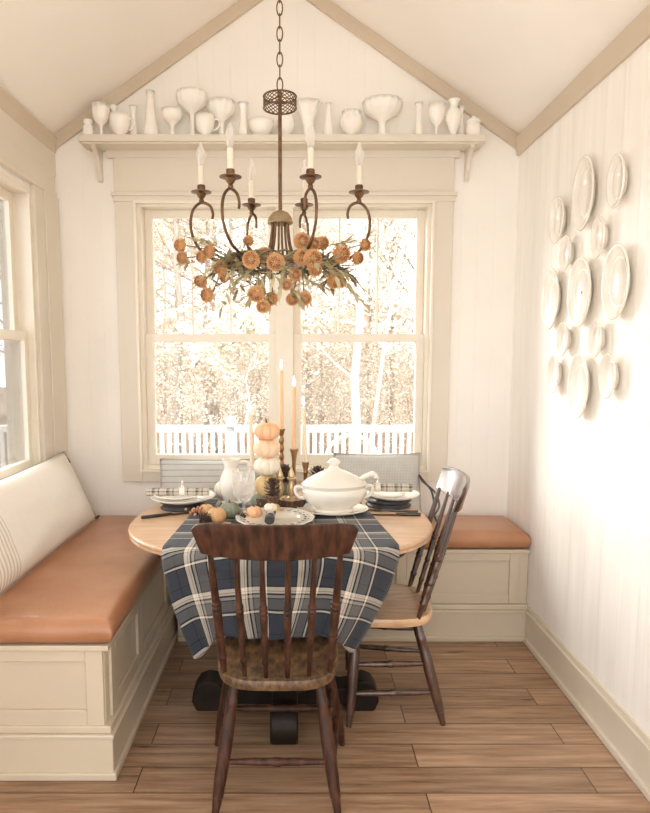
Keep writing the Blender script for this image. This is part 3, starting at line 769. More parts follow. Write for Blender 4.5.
# ------------------------------------------------------------------ milk glass on the shelf
def prof_of(kind, r, h):
    P = {
        'jar': [(.75, 0), (.95, .06), (1, .3), (.95, .62), (.7, .70), (.7, .76), (.85, .80), (.85, .97), (.78, 1)],
        'lidjar': [(.7, 0), (.9, .05), (1, .35), (.92, .62), (.85, .64), (1, .66), (1, .74), (.8, .84), (.3, .90), (.3, .97), (.15, 1)],
        'goblet': [(.68, 0), (.66, .04), (.22, .09), (.16, .22), (.20, .36), (.62, .46), (.88, .62), (.96, .8), (1, 1)],
        'cup': [(.5, 0), (.52, .06), (.42, .10), (.75, .25), (.95, .5), (1, .8), (1.02, 1)],
        'cone': [(1, 0), (1, .04), (.92, .10), (.66, .4), (.45, .7), (.36, .88), (.5, 1)],
        'bud': [(.9, 0), (.95, .04), (.75, .12), (.72, .25), (.52, .55), (.45, .78), (.6, .9), (.8, 1)],
        'compote': [(.55, 0), (.52, .05), (.22, .12), (.16, .3), (.2, .46), (.5, .56), (.85, .68), (.98, .86), (1, 1)],
        'tall': [(.5, 0), (.48, .05), (.18, .1), (.13, .4), (.17, .55), (.5, .64), (.9, .74), (1, .92), (.97, 1)],
        'flare': [(.55, 0), (.5, .05), (.32, .12), (.36, .3), (.5, .55), (.75, .82), (1, 1)],
        'bowl': [(.42, 0), (.42, .08), (.5, .14), (.82, .42), (.97, .75), (1, 1)],
        'rose': [(.5, 0), (.5, .07), (.38, .14), (.75, .28), (1, .52), (.95, .76), (.72, .9), (.85, 1)],
        'urn': [(.62, 0), (.60, .04), (.3, .10), (.55, .22), (.95, .45), (1, .58), (.75, .72), (.45, .80), (.5, .9), (.8, .97), (.78, 1)],
    }[kind]
    pr = [(0, 0)] + [(r * a, h * b) for a, b in P]
    if kind != 'lidjar':
        pr += [(r * (P[-1][0] - .09), h * .985), (r * max(.1, P[-2][0] - .16), h * max(.5, P[-2][1])), (0, h * max(.46, P[-2][1] - .25))]
    else: pr += [(0, h)]
    return pr
MG = 'white milk glass on the shelf'
for px, top, w, kind, y, name, cat, lab, rib in (
    (88, 120, 11, 'jar', 3.45, 'milk_glass_jar', 'jar', 'tiny white milk glass jar at the window wall end of the shelf', 0),
    (100.5, 105, 18, 'goblet', 3.44, 'milk_glass_goblet', 'goblet', 'wide white milk glass goblet beside the tiny jar on the shelf', 8),
    (113.5, 106, 11, 'urn', 3.50, 'milk_glass_vase', 'vase', 'small white vase standing behind the goblet and footed cup', 0),
    (119.5, 115, 20, 'cup', 3.435, 'milk_glass_cup', 'cup', 'white milk glass cup with handle beside the wide goblet', 0),
    (133, 106, 10, 'bud', 3.47, 'milk_glass_vase', 'vase', 'slim white bud vase between the cup and the tall cone vase', 0),
    (150, 91, 17, 'cone', 3.46, 'milk_glass_vase', 'vase', 'tallest white cone shaped vase on the left half of the shelf', 0),
    (172, 110, 21, 'compote', 3.45, 'milk_glass_compote', 'compote', 'low white footed compote beside the tall cone vase', 0),
    (192, 93, 31, 'tall', 3.455, 'milk_glass_compote', 'compote', 'tall wide white compote standing on a long stem', 12),
    (205, 116, 19, 'cup', 3.43, 'milk_glass_cup', 'cup', 'white teacup in front of the tall stemmed compote', 0),
    (221.5, 102, 27, 'compote', 3.455, 'milk_glass_compote', 'compote', 'flared white compote between the teacup and a bud vase', 10),
    (243, 103, 13, 'bud', 3.45, 'milk_glass_vase', 'vase', 'tall white bud vase left of the chandelier rod', 6),
    (261, 121, 26, 'bowl', 3.45, 'milk_glass_bowl', 'bowl', 'low white bowl on the shelf beside the chandelier rod', 0),
    (286, 115, 18, 'rose', 3.46, 'milk_glass_bowl', 'bowl', 'small round white rose bowl behind the chandelier rod', 0),
    (308, 103, 27, 'flare', 3.45, 'milk_glass_vase', 'vase', 'wide trumpet shaped white vase right of the chandelier rod', 8),
    (328.5, 103, 12, 'cone', 3.45, 'milk_glass_vase', 'vase', 'narrow white cone vase between trumpet vase and round bowl', 0),
    (351.5, 112, 23, 'rose', 3.45, 'milk_glass_bowl', 'bowl', 'footed round white bowl left of the widest compote', 8),
    (382.5, 102, 39, 'compote', 3.45, 'milk_glass_compote', 'compote', 'widest white compote with ruffled rim on the shelf', 14),
    (419, 103, 10, 'bud', 3.45, 'milk_glass_vase', 'vase', 'slim white bud vase between widest compote and footed goblet', 0),
    (437, 104, 17, 'goblet', 3.45, 'milk_glass_goblet', 'goblet', 'white footed goblet beside the urn shaped vase', 0),
    (454, 100, 16, 'urn', 3.44, 'milk_glass_vase', 'vase', 'white urn shaped vase near the plate wall end of the shelf', 0),
    (461.5, 106, 9, 'bud', 3.50, 'milk_glass_vase', 'vase', 'thin white vase half hidden behind the urn shaped vase', 0),
    (473.5, 116, 15, 'lidjar', 3.45, 'milk_glass_jar', 'jar', 'small lidded white jar at the plate wall end of shelf', 0)):
    p = atY(px, top, y); h = p.z - SZ; d = p.y * math.cos(PITCH) + (CH - p.z) * math.sin(PITCH); r = w * d / F / 2
    bm = bm_new(); zz = SZ + .0005
    rb = (lambda a, z, n=rib, h=h: 1 + .055 * math.cos(n * a) * max(0, min(1, (z / h - .35) * 2.2))) if rib else None
    add_lathe(bm, prof_of(kind, r, h), 40, None, rib=rb)
    o = finish(name, bm, m_milk, None, loc=(p.x, y, zz), autosm=False)
    tag(o, lab, cat, MG)
    if kind == 'cup':
        bm = bm_new(); add_tube(bm, smooth_path([(r * .92, 0, h * .82), (r * 1.35, 0, h * .84), (r * 1.5, 0, h * .6), (r * 1.2, 0, h * .38), (r * .78, 0, h * .36)], 5), .0045, 8); finish('handle', bm, m_milk, o)

# ------------------------------------------------------------------ chandelier
HX, HY = -.067, 2.48
ch = thing('chandelier', 'antique bronze six arm chandelier hanging from the ridge over the table', 'chandelier', (HX, HY, 1.74))
def cz(z): return z - 1.74
bm = bm_new(); add_lathe(bm, [(0, cz(3.428)), (.06, cz(3.425)), (.058, cz(3.405)), (.03, cz(3.385)), (0, cz(3.38))], 24); finish('canopy', bm, m_bronze, ch)
bm = bm_new(); z = 2.422; k = 0
while z < 3.37:
    L, w = .052, .0105
    pts = []
    for i in range(16):
        a = 2 * PI * i / 16; x = w * math.cos(a); zz = L / 2 * math.sin(a)
        pts.append((x if k % 2 == 0 else 0, 0 if k % 2 == 0 else x, cz(z + L / 2 - .004 + zz)))
    add_tube(bm, pts + [pts[0]], .0026, 6, cap=False); z += .0445; k += 1
finish('chain', bm, m_bronze, ch)
bm = bm_new(); add_lathe(bm, [(0, cz(1.98)), (.0068, cz(1.98)), (.0068, cz(2.40)), (.010, cz(2.402)), (.010, cz(2.415)), (.004, cz(2.422)), (0, cz(2.425))], 12); finish('rod', bm, m_bronze, ch)
bm = bm_new(); R, z0, z1 = .0605, 2.362, 2.402
for zz in (z0, z1):
    c = [(R * math.cos(2 * PI * i / 40), R * math.sin(2 * PI * i / 40), cz(zz)) for i in range(40)]; add_tube(bm, c + [c[0]], .0032, 6, cap=False)
for i in range(20):
    for s in (-1, 1):
        pts = [(R * math.cos(2 * PI * i / 20 + s * t * 1.0), R * math.sin(2 * PI * i / 20 + s * t * 1.0), cz(z0 + (z1 - z0) * t)) for t in (0, .2, .4, .6, .8, 1)]
        add_tube(bm, pts, .0016, 5, cap=False)
for i in range(3):
    a = 2 * PI * i / 3 + .4; add_tube(bm, [(0, 0, cz(z1)), (R * math.cos(a), R * math.sin(a), cz(z1))], .0022, 5)
finish('lattice_drum', bm, m_bronze, ch)
bm = bm_new(); add_lathe(bm, [(0, cz(1.995)), (.012, cz(1.993)), (.03, cz(1.985)), (.043, cz(1.968)), (.049, cz(1.950)), (.047, cz(1.945)), (.036, cz(1.945)), (0, cz(1.95))], 28); finish('dome', bm, m_dome, ch)
for i in range(8):
    a = 2 * PI * i / 8 + .2; ca, sa = math.cos(a), math.sin(a)
    bm = bm_new(); add_tube(bm, smooth_path([(.030 * ca, .030 * sa, cz(1.948)), (.034 * ca, .034 * sa, cz(1.90)), (.046 * ca, .046 * sa, cz(1.845)), (.075 * ca, .075 * sa, cz(1.80))], 5), .0042, 7); finish('stem', bm, m_bronze, ch)
bm = bm_new(); add_lathe(bm, [(0, cz(1.775)), (.05, cz(1.78)), (.085, cz(1.79)), (.09, cz(1.80)), (.07, cz(1.808)), (0, cz(1.81))], 24); finish('hub', bm, m_bronze, ch)
AR = .296
for ax_, ay_ in ((.110, -.205), (-.165, -.205), (-.296, .0), (-.122, .205), (.092, .205), (.296, .0)):
    u = Vector((ax_, ay_, 0)); ks = u.length / AR; u.normalize()
    def q(r, z): return u * (r * ks if r < .296 else (r - .296 + .296 * ks)) + Vector((0, 0, cz(z)))
    bm = bm_new(); add_tube(bm, smooth_path([q(.06, 1.80), q(.14, 1.785), q(.22, 1.80), q(.29, 1.835), q(.328, 1.89), q(.338, 1.945), q(.328, 1.995), q(.298, 2.022), u * (.266 - .296 + .296 * ks) + Vector((0, 0, cz(2.012))), u * (.254 - .296 + .296 * ks) + Vector((0, 0, cz(1.985))), u * (.256 - .296 + .296 * ks) + Vector((0, 0, cz(1.962)))], 6), [.0054] * 54 + [.005] * 7, 8)
    arm = finish('arm', bm, m_bronze, ch)
    T = Matrix.Translation(u * (AR * ks) + Vector((0, 0, cz(2.022))))
    bm = bm_new(); add_lathe(bm, [(0, 0), (.008, 0), (.010, .008), (.007, .014), (.014, .022), (.017, .028), (.020, .033), (.038, .037), (.0385, .040), (.036, .0405), (.016, .038), (.0145, .046), (.0155, .060), (.0135, .064), (0, .064)], 22, T); finish('candle_cup', bm, m_bronze, arm)
    bm = bm_new(); add_lathe(bm, [(0, .060), (.0105, .060), (.0105, .132), (.009, .134), (0, .134)], 16, T); finish('candle_sleeve', bm, m_sleeve, arm)
    bm = bm_new(); add_lathe(bm, [(.008, .134), (.011, .142), (.0155, .160), (.0165, .172), (.014, .188), (.008, .204), (.003, .216), (0, .219)], 16, T); finish('bulb', bm, m_bulb, arm)
    bm = bm_new(); add_tube(bm, [T @ Vector((0, 0, .134)), T @ Vector((0, 0, .165))], .0025, 6); add_tube(bm, [T @ Vector((-.004, 0, .165)), T @ Vector((0, 0, .175)), T @ Vector((.004, 0, .165))], .0008, 5); finish('filament', bm, m_filament, arm)

# flower garland wound through the arms
ga = thing('flower_garland', 'garland of orange dried flowers and olive leaves wound around the chandelier', 'garland', (HX, HY, 1.74))
def g_loc(px, py, Y): p = atY(px, py, Y); return Vector((p.x - HX, p.y - HY, p.z - 1.74))
def bloom_meshes():
    bm = bm_new(); n = 110; ga_ = PI * (3 - math.sqrt(5))
    for i in range(n):
        z = 1 - 1.62 * (i + .5) / n; r = math.sqrt(max(0, 1 - z * z)); a = i * ga_
        d = Vector((r * math.cos(a), r * math.sin(a), z)); base = d * .62
        if z > .86: continue
        out = (d + Vector((0, 0, .35)) * (1 - z) * .3).normalized()
        add_leaf(bm, base, out, .42 + .05 * random.random(), .27, up=Vector((0, 0, 1)) if abs(out.z) < .9 else Vector((1, 0, 0)), curl=-.18, fold=.5, seg=3)
    bmesh.ops.recalc_face_normals(bm, faces=bm.faces)
    bmesh.ops.create_icosphere(bm, subdivisions=2, radius=.70)
    me = bpy.data.meshes.new('bloom'); bm.to_mesh(me); bm.free(); me.materials.append(m_orange)
    bm = bm_new()
    for i in range(34):
        z = 1 - .42 * (i + .5) / 34; r = math.sqrt(1 - z * z); a = i * ga_
        d = Vector((r * math.cos(a), r * math.sin(a), z)); add_tube(bm, [d * .62, d * .93], [.07, .045], 5)
    me2 = bpy.data.meshes.new('bloom_core'); bm.to_mesh(me2); bm.free(); me2.materials.append(m_ocenter)
    return me, me2
bloom_me, core_me = bloom_meshes()
BL = [(181, 245.3, 15, 2.47), (183, 258, 14, 2.50), (202, 257, 13, 2.43), (209.7, 251.4, 14, 2.40), (220.8, 268.4, 16, 2.36), (201.4, 280.5, 16, 2.45), (207.8, 294.8, 16, 2.43), (225.4, 277.6, 12, 2.40), (251.2, 259.7, 18, 2.27), (265, 255, 16, 2.30), (275.6, 262, 18, 2.24), (248.5, 241, 11, 2.50), (256.4, 293.8, 17, 2.28), (271.5, 298.5, 14, 2.30), (262.9, 306.4, 14, 2.27), (301.8, 241.2, 17, 2.30), (313.4, 244, 14, 2.34), (322.2, 243, 14, 2.42), (301.4, 257.8, 17, 2.27), (312.5, 258.8, 19, 2.22), (341, 254.2, 19, 2.33), (364.5, 245, 13, 2.48), (357.1, 258.2, 14, 2.42), (333.7, 281, 16, 2.36), (341, 282, 12, 2.41), (315.2, 269.8, 14, 2.27), (295, 274.5, 13, 2.26), (292, 299.4, 13, 2.30), (305, 298.5, 14, 2.29), (286.6, 284.6, 12, 2.25)]
random.seed(11)
for i, (px, py, dpx, Y) in enumerate(BL):
    p = g_loc(px, py, Y); r = dpx * (Y - .02) / F / 2
    o = bpy.data.objects.new('flower', bloom_me); COL.objects.link(o); o.parent = ga
    c = bpy.data.objects.new('flower_core', core_me); COL.objects.link(c); c.parent = o
    d = Vector((p.x * 1.6, -.28 + p.y * .6, -.08 + p.z * .6)); d += Vector((random.uniform(-.1, .1), 0, random.uniform(-.1, .1)))
    o.location = p; o.rotation_mode = 'QUATERNION'; o.rotation_quaternion = d.to_track_quat('Z', 'Y'); o.scale = (r,) * 3
    th = math.atan2(p.y, p.x); ring = Vector((math.cos(th) * .17, math.sin(th) * .17, .05))
    stems = bm_new(); add_tube(stems, smooth_path([ring, (ring + p) / 2 + Vector((0, 0, .02)), p - d.normalized() * r * .5], 4), .0022, 5); finish('flower_stem', stems, m_leafd, ga)
bm = bm_new()
c = []
for i in range(61):
    a = 2 * PI * i / 60; c.append((.205 * math.cos(a), .205 * math.sin(a), .06 + .012 * math.sin(5 * a)))
add_tube(bm, c, .009, 7, cap=False)
for k in range(3):
    c = []
    for i in range(91):
        a = 2 * PI * i / 90; c.append(((.205 + .016 * math.cos(9 * a + k * 2.1)) * math.cos(a), (.205 + .016 * math.cos(9 * a + k * 2.1)) * math.sin(a), .06 + .016 * math.sin(9 * a + k * 2.1)))
    add_tube(bm, c, .004, 5, cap=False)
finish('garland_core', bm, m_leafd, ga)
def sprig(base, d, L, nl, mat, leafL=.07, w=.016, droop=.3):
    base = Vector(base); d = Vector(d).normalized(); bm = bm_new()
    pts = [base + d * L * t + Vector((0, 0, -droop * L * t * t)) for t in (0, .25, .5, .75, 1)]
    add_tube(bm, pts, [.0028, .0025, .002, .0016, .001], 5)
    sd = d.cross(Vector((0, 0, 1))).normalized()
    for i in range(nl):
        t = .12 + .88 * (i + .5) / nl; p = base + d * L * t + Vector((0, 0, -droop * L * t * t)); s = 1 if i % 2 else -1
        ld = d * random.uniform(.4, .9) + sd * s * random.uniform(.5, .9) + Vector((0, 0, random.uniform(-.35, .55)))
        add_leaf(bm, p, ld, leafL * random.uniform(.7, 1.15) * (1 - .25 * t), w * random.uniform(.8, 1.2), curl=random.uniform(-.1, .35))
    add_leaf(bm, pts[-1], pts[-1] - pts[-2], leafL * .8, w)
    return finish('leaf_sprig', bm, mat, ga, autosm=False)
random.seed(5)
for i in range(26):
    a = 2 * PI * i / 26 + random.uniform(-.1, .1); rr = random.uniform(.10, .21); tang = Vector((-math.sin(a), math.cos(a), 0)) * random.choice((-1, 1))
    out = Vector((math.cos(a), math.sin(a), 0))
    base = out * rr + Vector((0, 0, .055))
    d = out * random.uniform(.2, .8) + tang * random.uniform(.2, .7) + Vector((0, 0, random.uniform(-.25, .2)))
    sprig(base, d, random.uniform(.10, .17), random.randint(9, 14), m_leaf if i % 3 else m_leafd, .075, .017)
for px, py, Y, qx, qy, QY in ((196, 262, 2.45, 186, 262, 2.46), (235, 268, 2.34, 222, 305, 2.38), (343, 280, 2.36, 365, 304, 2.37), (320, 262, 2.3, 345, 272, 2.32), (225, 250, 2.42, 204, 240, 2.45), (330, 245, 2.40, 352, 241, 2.42), (290, 285, 2.27, 300, 300, 2.28), (262, 278, 2.26, 268, 300, 2.28), (305, 280, 2.27, 322, 285, 2.29), (225, 255, 2.40, 190, 236, 2.46), (275, 270, 2.24, 292, 268, 2.23), (240, 262, 2.32, 228, 258, 2.30), (285, 262, 2.24, 280, 290, 2.24)):
    a, b = g_loc(px, py, Y), g_loc(qx, qy, QY); sprig(a, b - a, (b - a).length, 9, m_leaf, .06, .016, .05)
random.seed(21)
for i in range(16):          # dark spiky twigs near the hub
    a = random.uniform(0, 2 * PI); b = Vector((math.cos(a), math.sin(a), 0)); s0 = b * random.uniform(.03, .2) + Vector((0, 0, .05))
    bm = bm_new()
    for k in range(7):
        d = b * random.uniform(.2, 1) + Vector((random.uniform(-.6, .6), random.uniform(-.6, .6), random.uniform(-.3, .7))); add_leaf(bm, s0, d, random.uniform(.05, .10), .007)
    finish('dark_spray', bm, m_leafd, ga, autosm=False)

# ------------------------------------------------------------------ things on the table
def lathe_part(name, prof, mat, parent, n=32, mx=None, sx=1, sy=1, rib=None, loc=None):
    bm = bm_new(); add_lathe(bm, prof, n, mx, sx, sy, rib); return finish(name, bm, mat, parent, loc=loc)
def pumpkin(label, loc, r, h, mat, n=9, stem=.018, depth=.10, rx=0, ry=0, cat='pumpkin', name='pumpkin', group=None):
    t = thing(name, label, cat, loc, random.uniform(0, 6), group); t.rotation_euler = (rx, ry, t.rotation_euler.z)
    prof = [(0, h * .06)]
    for i in range(1, 14):
        a = -PI / 2 + PI * i / 14; prof.append((r * math.cos(a) ** .8, h / 2 + h / 2 * math.sin(a) * 1.0))
    prof.append((0, h * .90))
    rb = lambda a, z: 1 - depth * (abs(math.cos(n * a / 2)) ** 6)
    lathe_part('flesh', prof, mat, t, 72, rib=rb)
    bm = bm_new(); add_tube(bm, smooth_path([(0, 0, h * .88), (.001, 0, h * .96 + stem * .3), (stem * .25, 0, h + stem * .8)], 4), [r * .11, r * .10, r * .095, r * .09, r * .085, r * .08, r * .075, r * .075, r * .075], 7); finish('stem', bm, m_stem, t)
    return t
def pinecone(label, loc, r, h, rx=0, ry=0):
    t = thing('pinecone', label, 'pinecone', loc, random.uniform(0, 6), 'pinecones among the centrepiece'); t.rotation_euler = (rx, ry, 0)
    bm = bm_new(); n = 46; ga_ = PI * (3 - math.sqrt(5))
    add_lathe(bm, [(0, .0), (r * .28, h * .1), (r * .36, h * .35), (r * .25, h * .7), (0, h * .93)], 12)
    for i in range(n):
        tt = (i + .5) / n; z = h * (.03 + .92 * tt); rr = r * (math.sin(PI * min(1, .18 + .80 * tt)) ** .8); a = i * ga_
        d = Vector((math.cos(a), math.sin(a), -.25 + 1.0 * tt)); add_leaf(bm, Vector((math.cos(a) * rr * .3, math.sin(a) * rr * .3, z)), d, rr * .98, r * .40, curl=-.30, fold=-.3)
    o = finish('scales', bm, m_cone, t, autosm=False); sd = o.modifiers.new('s', 'SOLIDIFY'); sd.thickness = .0015
    return t
def napkin(label, loc, L, r, rz, ringx=.0, mat=None, fin=True):
    t = thing('rolled_napkin', label, 'napkin', loc, rz)
    bm = bm_new(); uvl = bm.loops.layers.uv.new('UVMap'); n, k = 28, 24; V = []; uvm = {}
    for i in range(n + 1):
        x = -L / 2 + L * i / n; pinch = 1 - .24 * math.exp(-((x - ringx) / .02) ** 2)
        row = []
        for j in range(k):
            a = 2 * PI * j / k; rr = r * pinch * (1 + .10 * noise.noise(Vector((x * 22, math.cos(a) * 1.5, math.sin(a) * 1.5)))); v = bm.verts.new((x, rr * 1.18 * math.cos(a), rr * math.sin(a))); row.append(v); uvm[v] = (x, a * r)
        V.append(row)
    for A, B in zip(V, V[1:]):
        for j in range(k): bm.faces.new((A[j], A[(j + 1) % k], B[(j + 1) % k], B[j]))
    bm.faces.new(V[0][::-1]); bm.faces.new(V[-1])
    for f in bm.faces:
        for l in f.loops: l[uvl].uv = uvm[l.vert]
    finish('roll', bm, mat or m_napk, t)
    bm = bm_new(); add_lathe(bm, [(r * .98, -.012), (r * 1.08, -.012), (r * 1.1, 0), (r * 1.08, .012), (r * .98, .012)], 24, Matrix.Translation((ringx, 0, 0)) @ Matrix.Rotation(PI / 2, 4, 'Y')); rg = finish('napkin_ring', bm, m_china, t)
    if fin:
        bm = bm_new(); add_lathe(bm, [(0, 0), (.006, .001), (.008, .008), (.004, .014), (.0035, .020), (.006, .026), (.003, .034), (0, .038)], 12, Matrix.Translation((ringx, 0, r * 1.0))); finish('finial', bm, m_china, rg)
    return t
def plate(label, loc, r, h=.022, well=.62, mat=None, name='dinner_plate', cat='plate', sx=1., n=48, rib=None, group=None):
    bm = bm_new(); add_lathe(bm, [(a, b + .004) for a, b in plate_prof(r, h, well)], n, sx=sx, rib=rib); o = finish(name, bm, mat or m_china, None, loc=loc, autosm=False); return tag(o, label, cat, group)
random.seed(3)
T0 = TZ + .0005; TCL = TZ + .0065
# left place setting
lx, ly = -.545, 2.915
def trivet(label, loc, r, h):
    bm = bm_new(); add_lathe(bm, [(0, 0), (r, 0), (r * 1.02, .004), (r * .92, .010), (r * .92, h - .006), (r * 1.05, h), (0, h)], 40); o = finish('trivet', bm, m_slate, None, loc=loc, autosm=False); return tag(o, label, 'trivet')
trivet('dark round trivet under the plates at the left place setting', (lx + .005, ly, T0), .095, .030)
plate('wide white plate on the dark trivet at the left setting', (lx + .01, ly + .01, T0 + .027), .150, .024)
plate('smaller white plate stacked on the wide plate, left setting', (lx - .01, ly, T0 + .043), .112, .020)
napkin('cream plaid napkin rolled on the stacked plates at left', (lx - .01, ly - .005, T0 + .074), .285, .018, .02, .02)
# right place setting
rx_, ry_ = .455, 2.975
trivet('dark round trivet under the plates beside the tureen', (rx_ - .03, ry_ - .01, T0), .105, .028)
plate('white plate on the dark trivet beside the tureen', (rx_ - .005, ry_ + .01, T0 + .025), .125, .024)
bm = bm_new(); add_lathe(bm, [(0, .002), (.05, .002), (.085, .018), (.088, .028), (.084, .028), (.05, .008), (0, .008)], 40); o = finish('soup_bowl', bm, m_china, None, loc=(rx_ - .035, ry_, T0 + .034), autosm=False); tag(o, 'shallow white bowl on the plate beside the tureen', 'bowl')
napkin('cream plaid napkin rolled on the bowl at right', (rx_ - .02, ry_ - .02, T0 + .084), .20, .019, -.05, -.06)
# cutlery
def knife(label, a, b, hmat):
    a = Vector(a); b = Vector(b); d = b - a; L = d.length
    t = thing('table_knife', label, 'knife', a, math.atan2(d.y, d.x))
    bm = bm_new(); add_box(bm, L * .44, L, -.010, .008, .002, .0045); bmesh.ops.bevel(bm, geom=[e for e in bm.edges], offset=.001, segments=1, affect='EDGES'); finish('blade', bm, m_steel, t, smooth=False)
    bm = bm_new(); add_lathe(bm, [(0, 0), (.007, .002), (.0075, L * .2), (.006, L * .42), (.003, L * .46), (0, L * .46)], 12, Matrix.Translation((0, 0, .0065)) @ Matrix.Rotation(PI / 2, 4, 'Y')); finish('handle', bm, hmat, t)
def fork(label, a, b):
    a = Vector(a); b = Vector(b); d = b - a; L = d.length
    t = thing('table_fork', label, 'fork', a, math.atan2(d.y, d.x))
    bm = bm_new(); add_tube(bm, [(0, 0, .004), (L * .3, 0, .005), (L * .65, 0, .006)], [.006, .005, .003], 8); finish('handle', bm, m_steel, t)
    bm = bm_new(); add_box(bm, L * .63, L * .74, -.010, .010, .004, .0065)
    for k in range(4): y = -.0085 + k * .0057; add_box(bm, L * .73, L, y - .0014, y + .0014, .004, .0065)
    finish('tines', bm, m_steel, t, smooth=False)
p = atZ(141, 519, TZ); q = atZ(208, 511, TZ)
knife('dark handled knife lying in front of the left plates', (p.x, p.y, T0), (q.x, q.y, T0), m_slate)
p = atZ(418, 512.5, TZ); q = atZ(362, 511, TZ)
fork('dark fork lying in front of the right plates', (p.x, p.y, T0), (q.x, q.y, T0))
p = atZ(421, 516, TZ); q = atZ(366, 515, TZ)
knife('dark knife lying nearest the table edge at right', (p.x, p.y, T0), (q.x, q.y, T0), m_steel)
# front setting: patterned plate with dark napkin in a pumpkin ring
p = atZ(275, 524, TZ); fx, fy = p.x, p.y + .0
plate('black and cream patterned plate behind the front chair', (fx, fy, TCL), .165, .022, .66, rib=lambda a, z: 1 + .012 * math.cos(16 * a))
o = [x for x in COL.objects if x.get('label', '').startswith('black and cream')][0]
bm = bm_new()
for i in range(24):
    a = 2 * PI * i / 24
    for rr, w in ((.128, .012), (.143, .007)):
        c = Vector((rr * math.cos(a), rr * math.sin(a), .0225 if rr < .135 else .0247)); add_leaf(bm, c, (-math.sin(a), math.cos(a), 0), .02 if w > .01 else .012, w, curl=0, fold=.0)
finish('rim_print', bm, m_chinap, o, smooth=False)
nk = napkin('dark napkin rolled on the patterned plate behind front chair', (fx - .018, fy - .03, TCL + .036), .15, .017, rad(90), -.0, m_slate, False)
pumpkin('little white pumpkin ornament holding the dark napkin', (fx - .018, fy - .02, TCL + .052), .027, .034, m_pump_w, 8, .012, .12)
# tureen
p = atZ(333, 514, TCL); tx, ty = p.x, p.y + .02
plate('white oval underplate beneath the soup tureen', (tx, ty, TCL), .118, .020, .6, sx=1.35, name='serving_platter', cat='platter')
tu = thing('soup_tureen', 'large white lidded soup tureen near the right setting', 'tureen', (tx + .005, ty, TCL + .009), rad(4))
lathe_part('bowl', [(0, 0), (.070, 0), (.074, .006), (.066, .014), (.070, .020), (.100, .045), (.116, .072), (.119, .094), (.112, .108), (.116, .116), (.117, .120), (.10, .120), (.09, .06), (0, .03)], m_china, tu, 56, sx=1.22, sy=.92)
lid = lathe_part('lid', [(.119, .1205), (.121, .124), (.113, .132), (.098, .146), (.078, .160), (.056, .173), (.036, .183), (.024, .188), (.017, .196), (.014, .204), (.020, .210), (.024, .218), (.019, .228), (.010, .235), (.0, .238)], m_china, tu, 56, sx=1.22, sy=.92)
for s in (-1, 1):
    bm = bm_new(); add_tube(bm, smooth_path([(s * .134, 0, .106), (s * .165, 0, .112), (s * .172, 0, .092), (s * .158, 0, .068), (s * .128, 0, .058)], 6), .0075, 10); finish('handle', bm, m_china, tu)
ld = thing('ladle', 'white ladle with its handle sticking out of the tureen', 'ladle', (tx + .13, ty - .01, TCL + .14))
bm = bm_new(); add_tube(bm, smooth_path([(-.10, .0, -.05), (-.045, 0, -.002), (.0, 0, .020), (.035, .0, .036), (.052, 0, .034), (.058, 0, .020)], 6), [.006] * 6 + [.008] * 6 + [.011] * 6 + [.013] * 6 + [.012] * 6 + [.008], 10); finish('handle', bm, m_china, ld)
bm = bm_new(); add_lathe(bm, [(0, -.08), (.025, -.074), (.034, -.055), (.032, -.055), (.023, -.070), (0, -.075)], 20, Matrix.Translation((-.11, 0, .0))); finish('scoop', bm, m_china, ld)
# goblet with water
p = atZ(244, 517, TCL); gx, gy = p.x, p.y
gl = thing('wine_goblet', 'clear stemmed glass of water among the small pumpkins', 'goblet', (gx, gy, TCL))
lathe_part('glass_bowl', [(.005, .062), (.022, .070), (.040, .092), (.049, .125), (.050, .165), (.047, .205), (.0455, .205), (.0485, .165), (.0475, .125), (.038, .094), (.020, .073), (0, .066)], m_glass, gl, 36)
lathe_part('glass_stem', [(0, .0), (.034, 0), (.034, .003), (.010, .008), (.006, .02), (.010, .030), (.006, .040), (.006, .055), (.008, .064), (0, .066)], m_glass, gl, 28)
lathe_part('water', [(0, .068), (.019, .0745), (.037, .095), (.0465, .125), (.0475, .150), (0, .150)], m_water, gl, 32)
# white pitcher behind
pit = thing('milk_glass_pitcher', 'white pitcher standing behind the glass goblet on the table', 'pitcher', (-.315, 2.98, TZ + .005))
lathe_part('body', [(0, 0), (.045, 0), (.048, .006), (.040, .015), (.052, .05), (.058, .09), (.050, .13), (.036, .16), (.034, .18), (.044, .212), (.041, .212), (.031, .18), (.033, .16), (.047, .13), (0, .06)], m_china, pit, 36)
bm = bm_new(); add_tube(bm, smooth_path([(.035, 0, .195), (.075, 0, .195), (.085, 0, .15), (.07, 0, .10), (.052, 0, .085)], 6), .0065, 8); finish('handle', bm, m_china, pit)
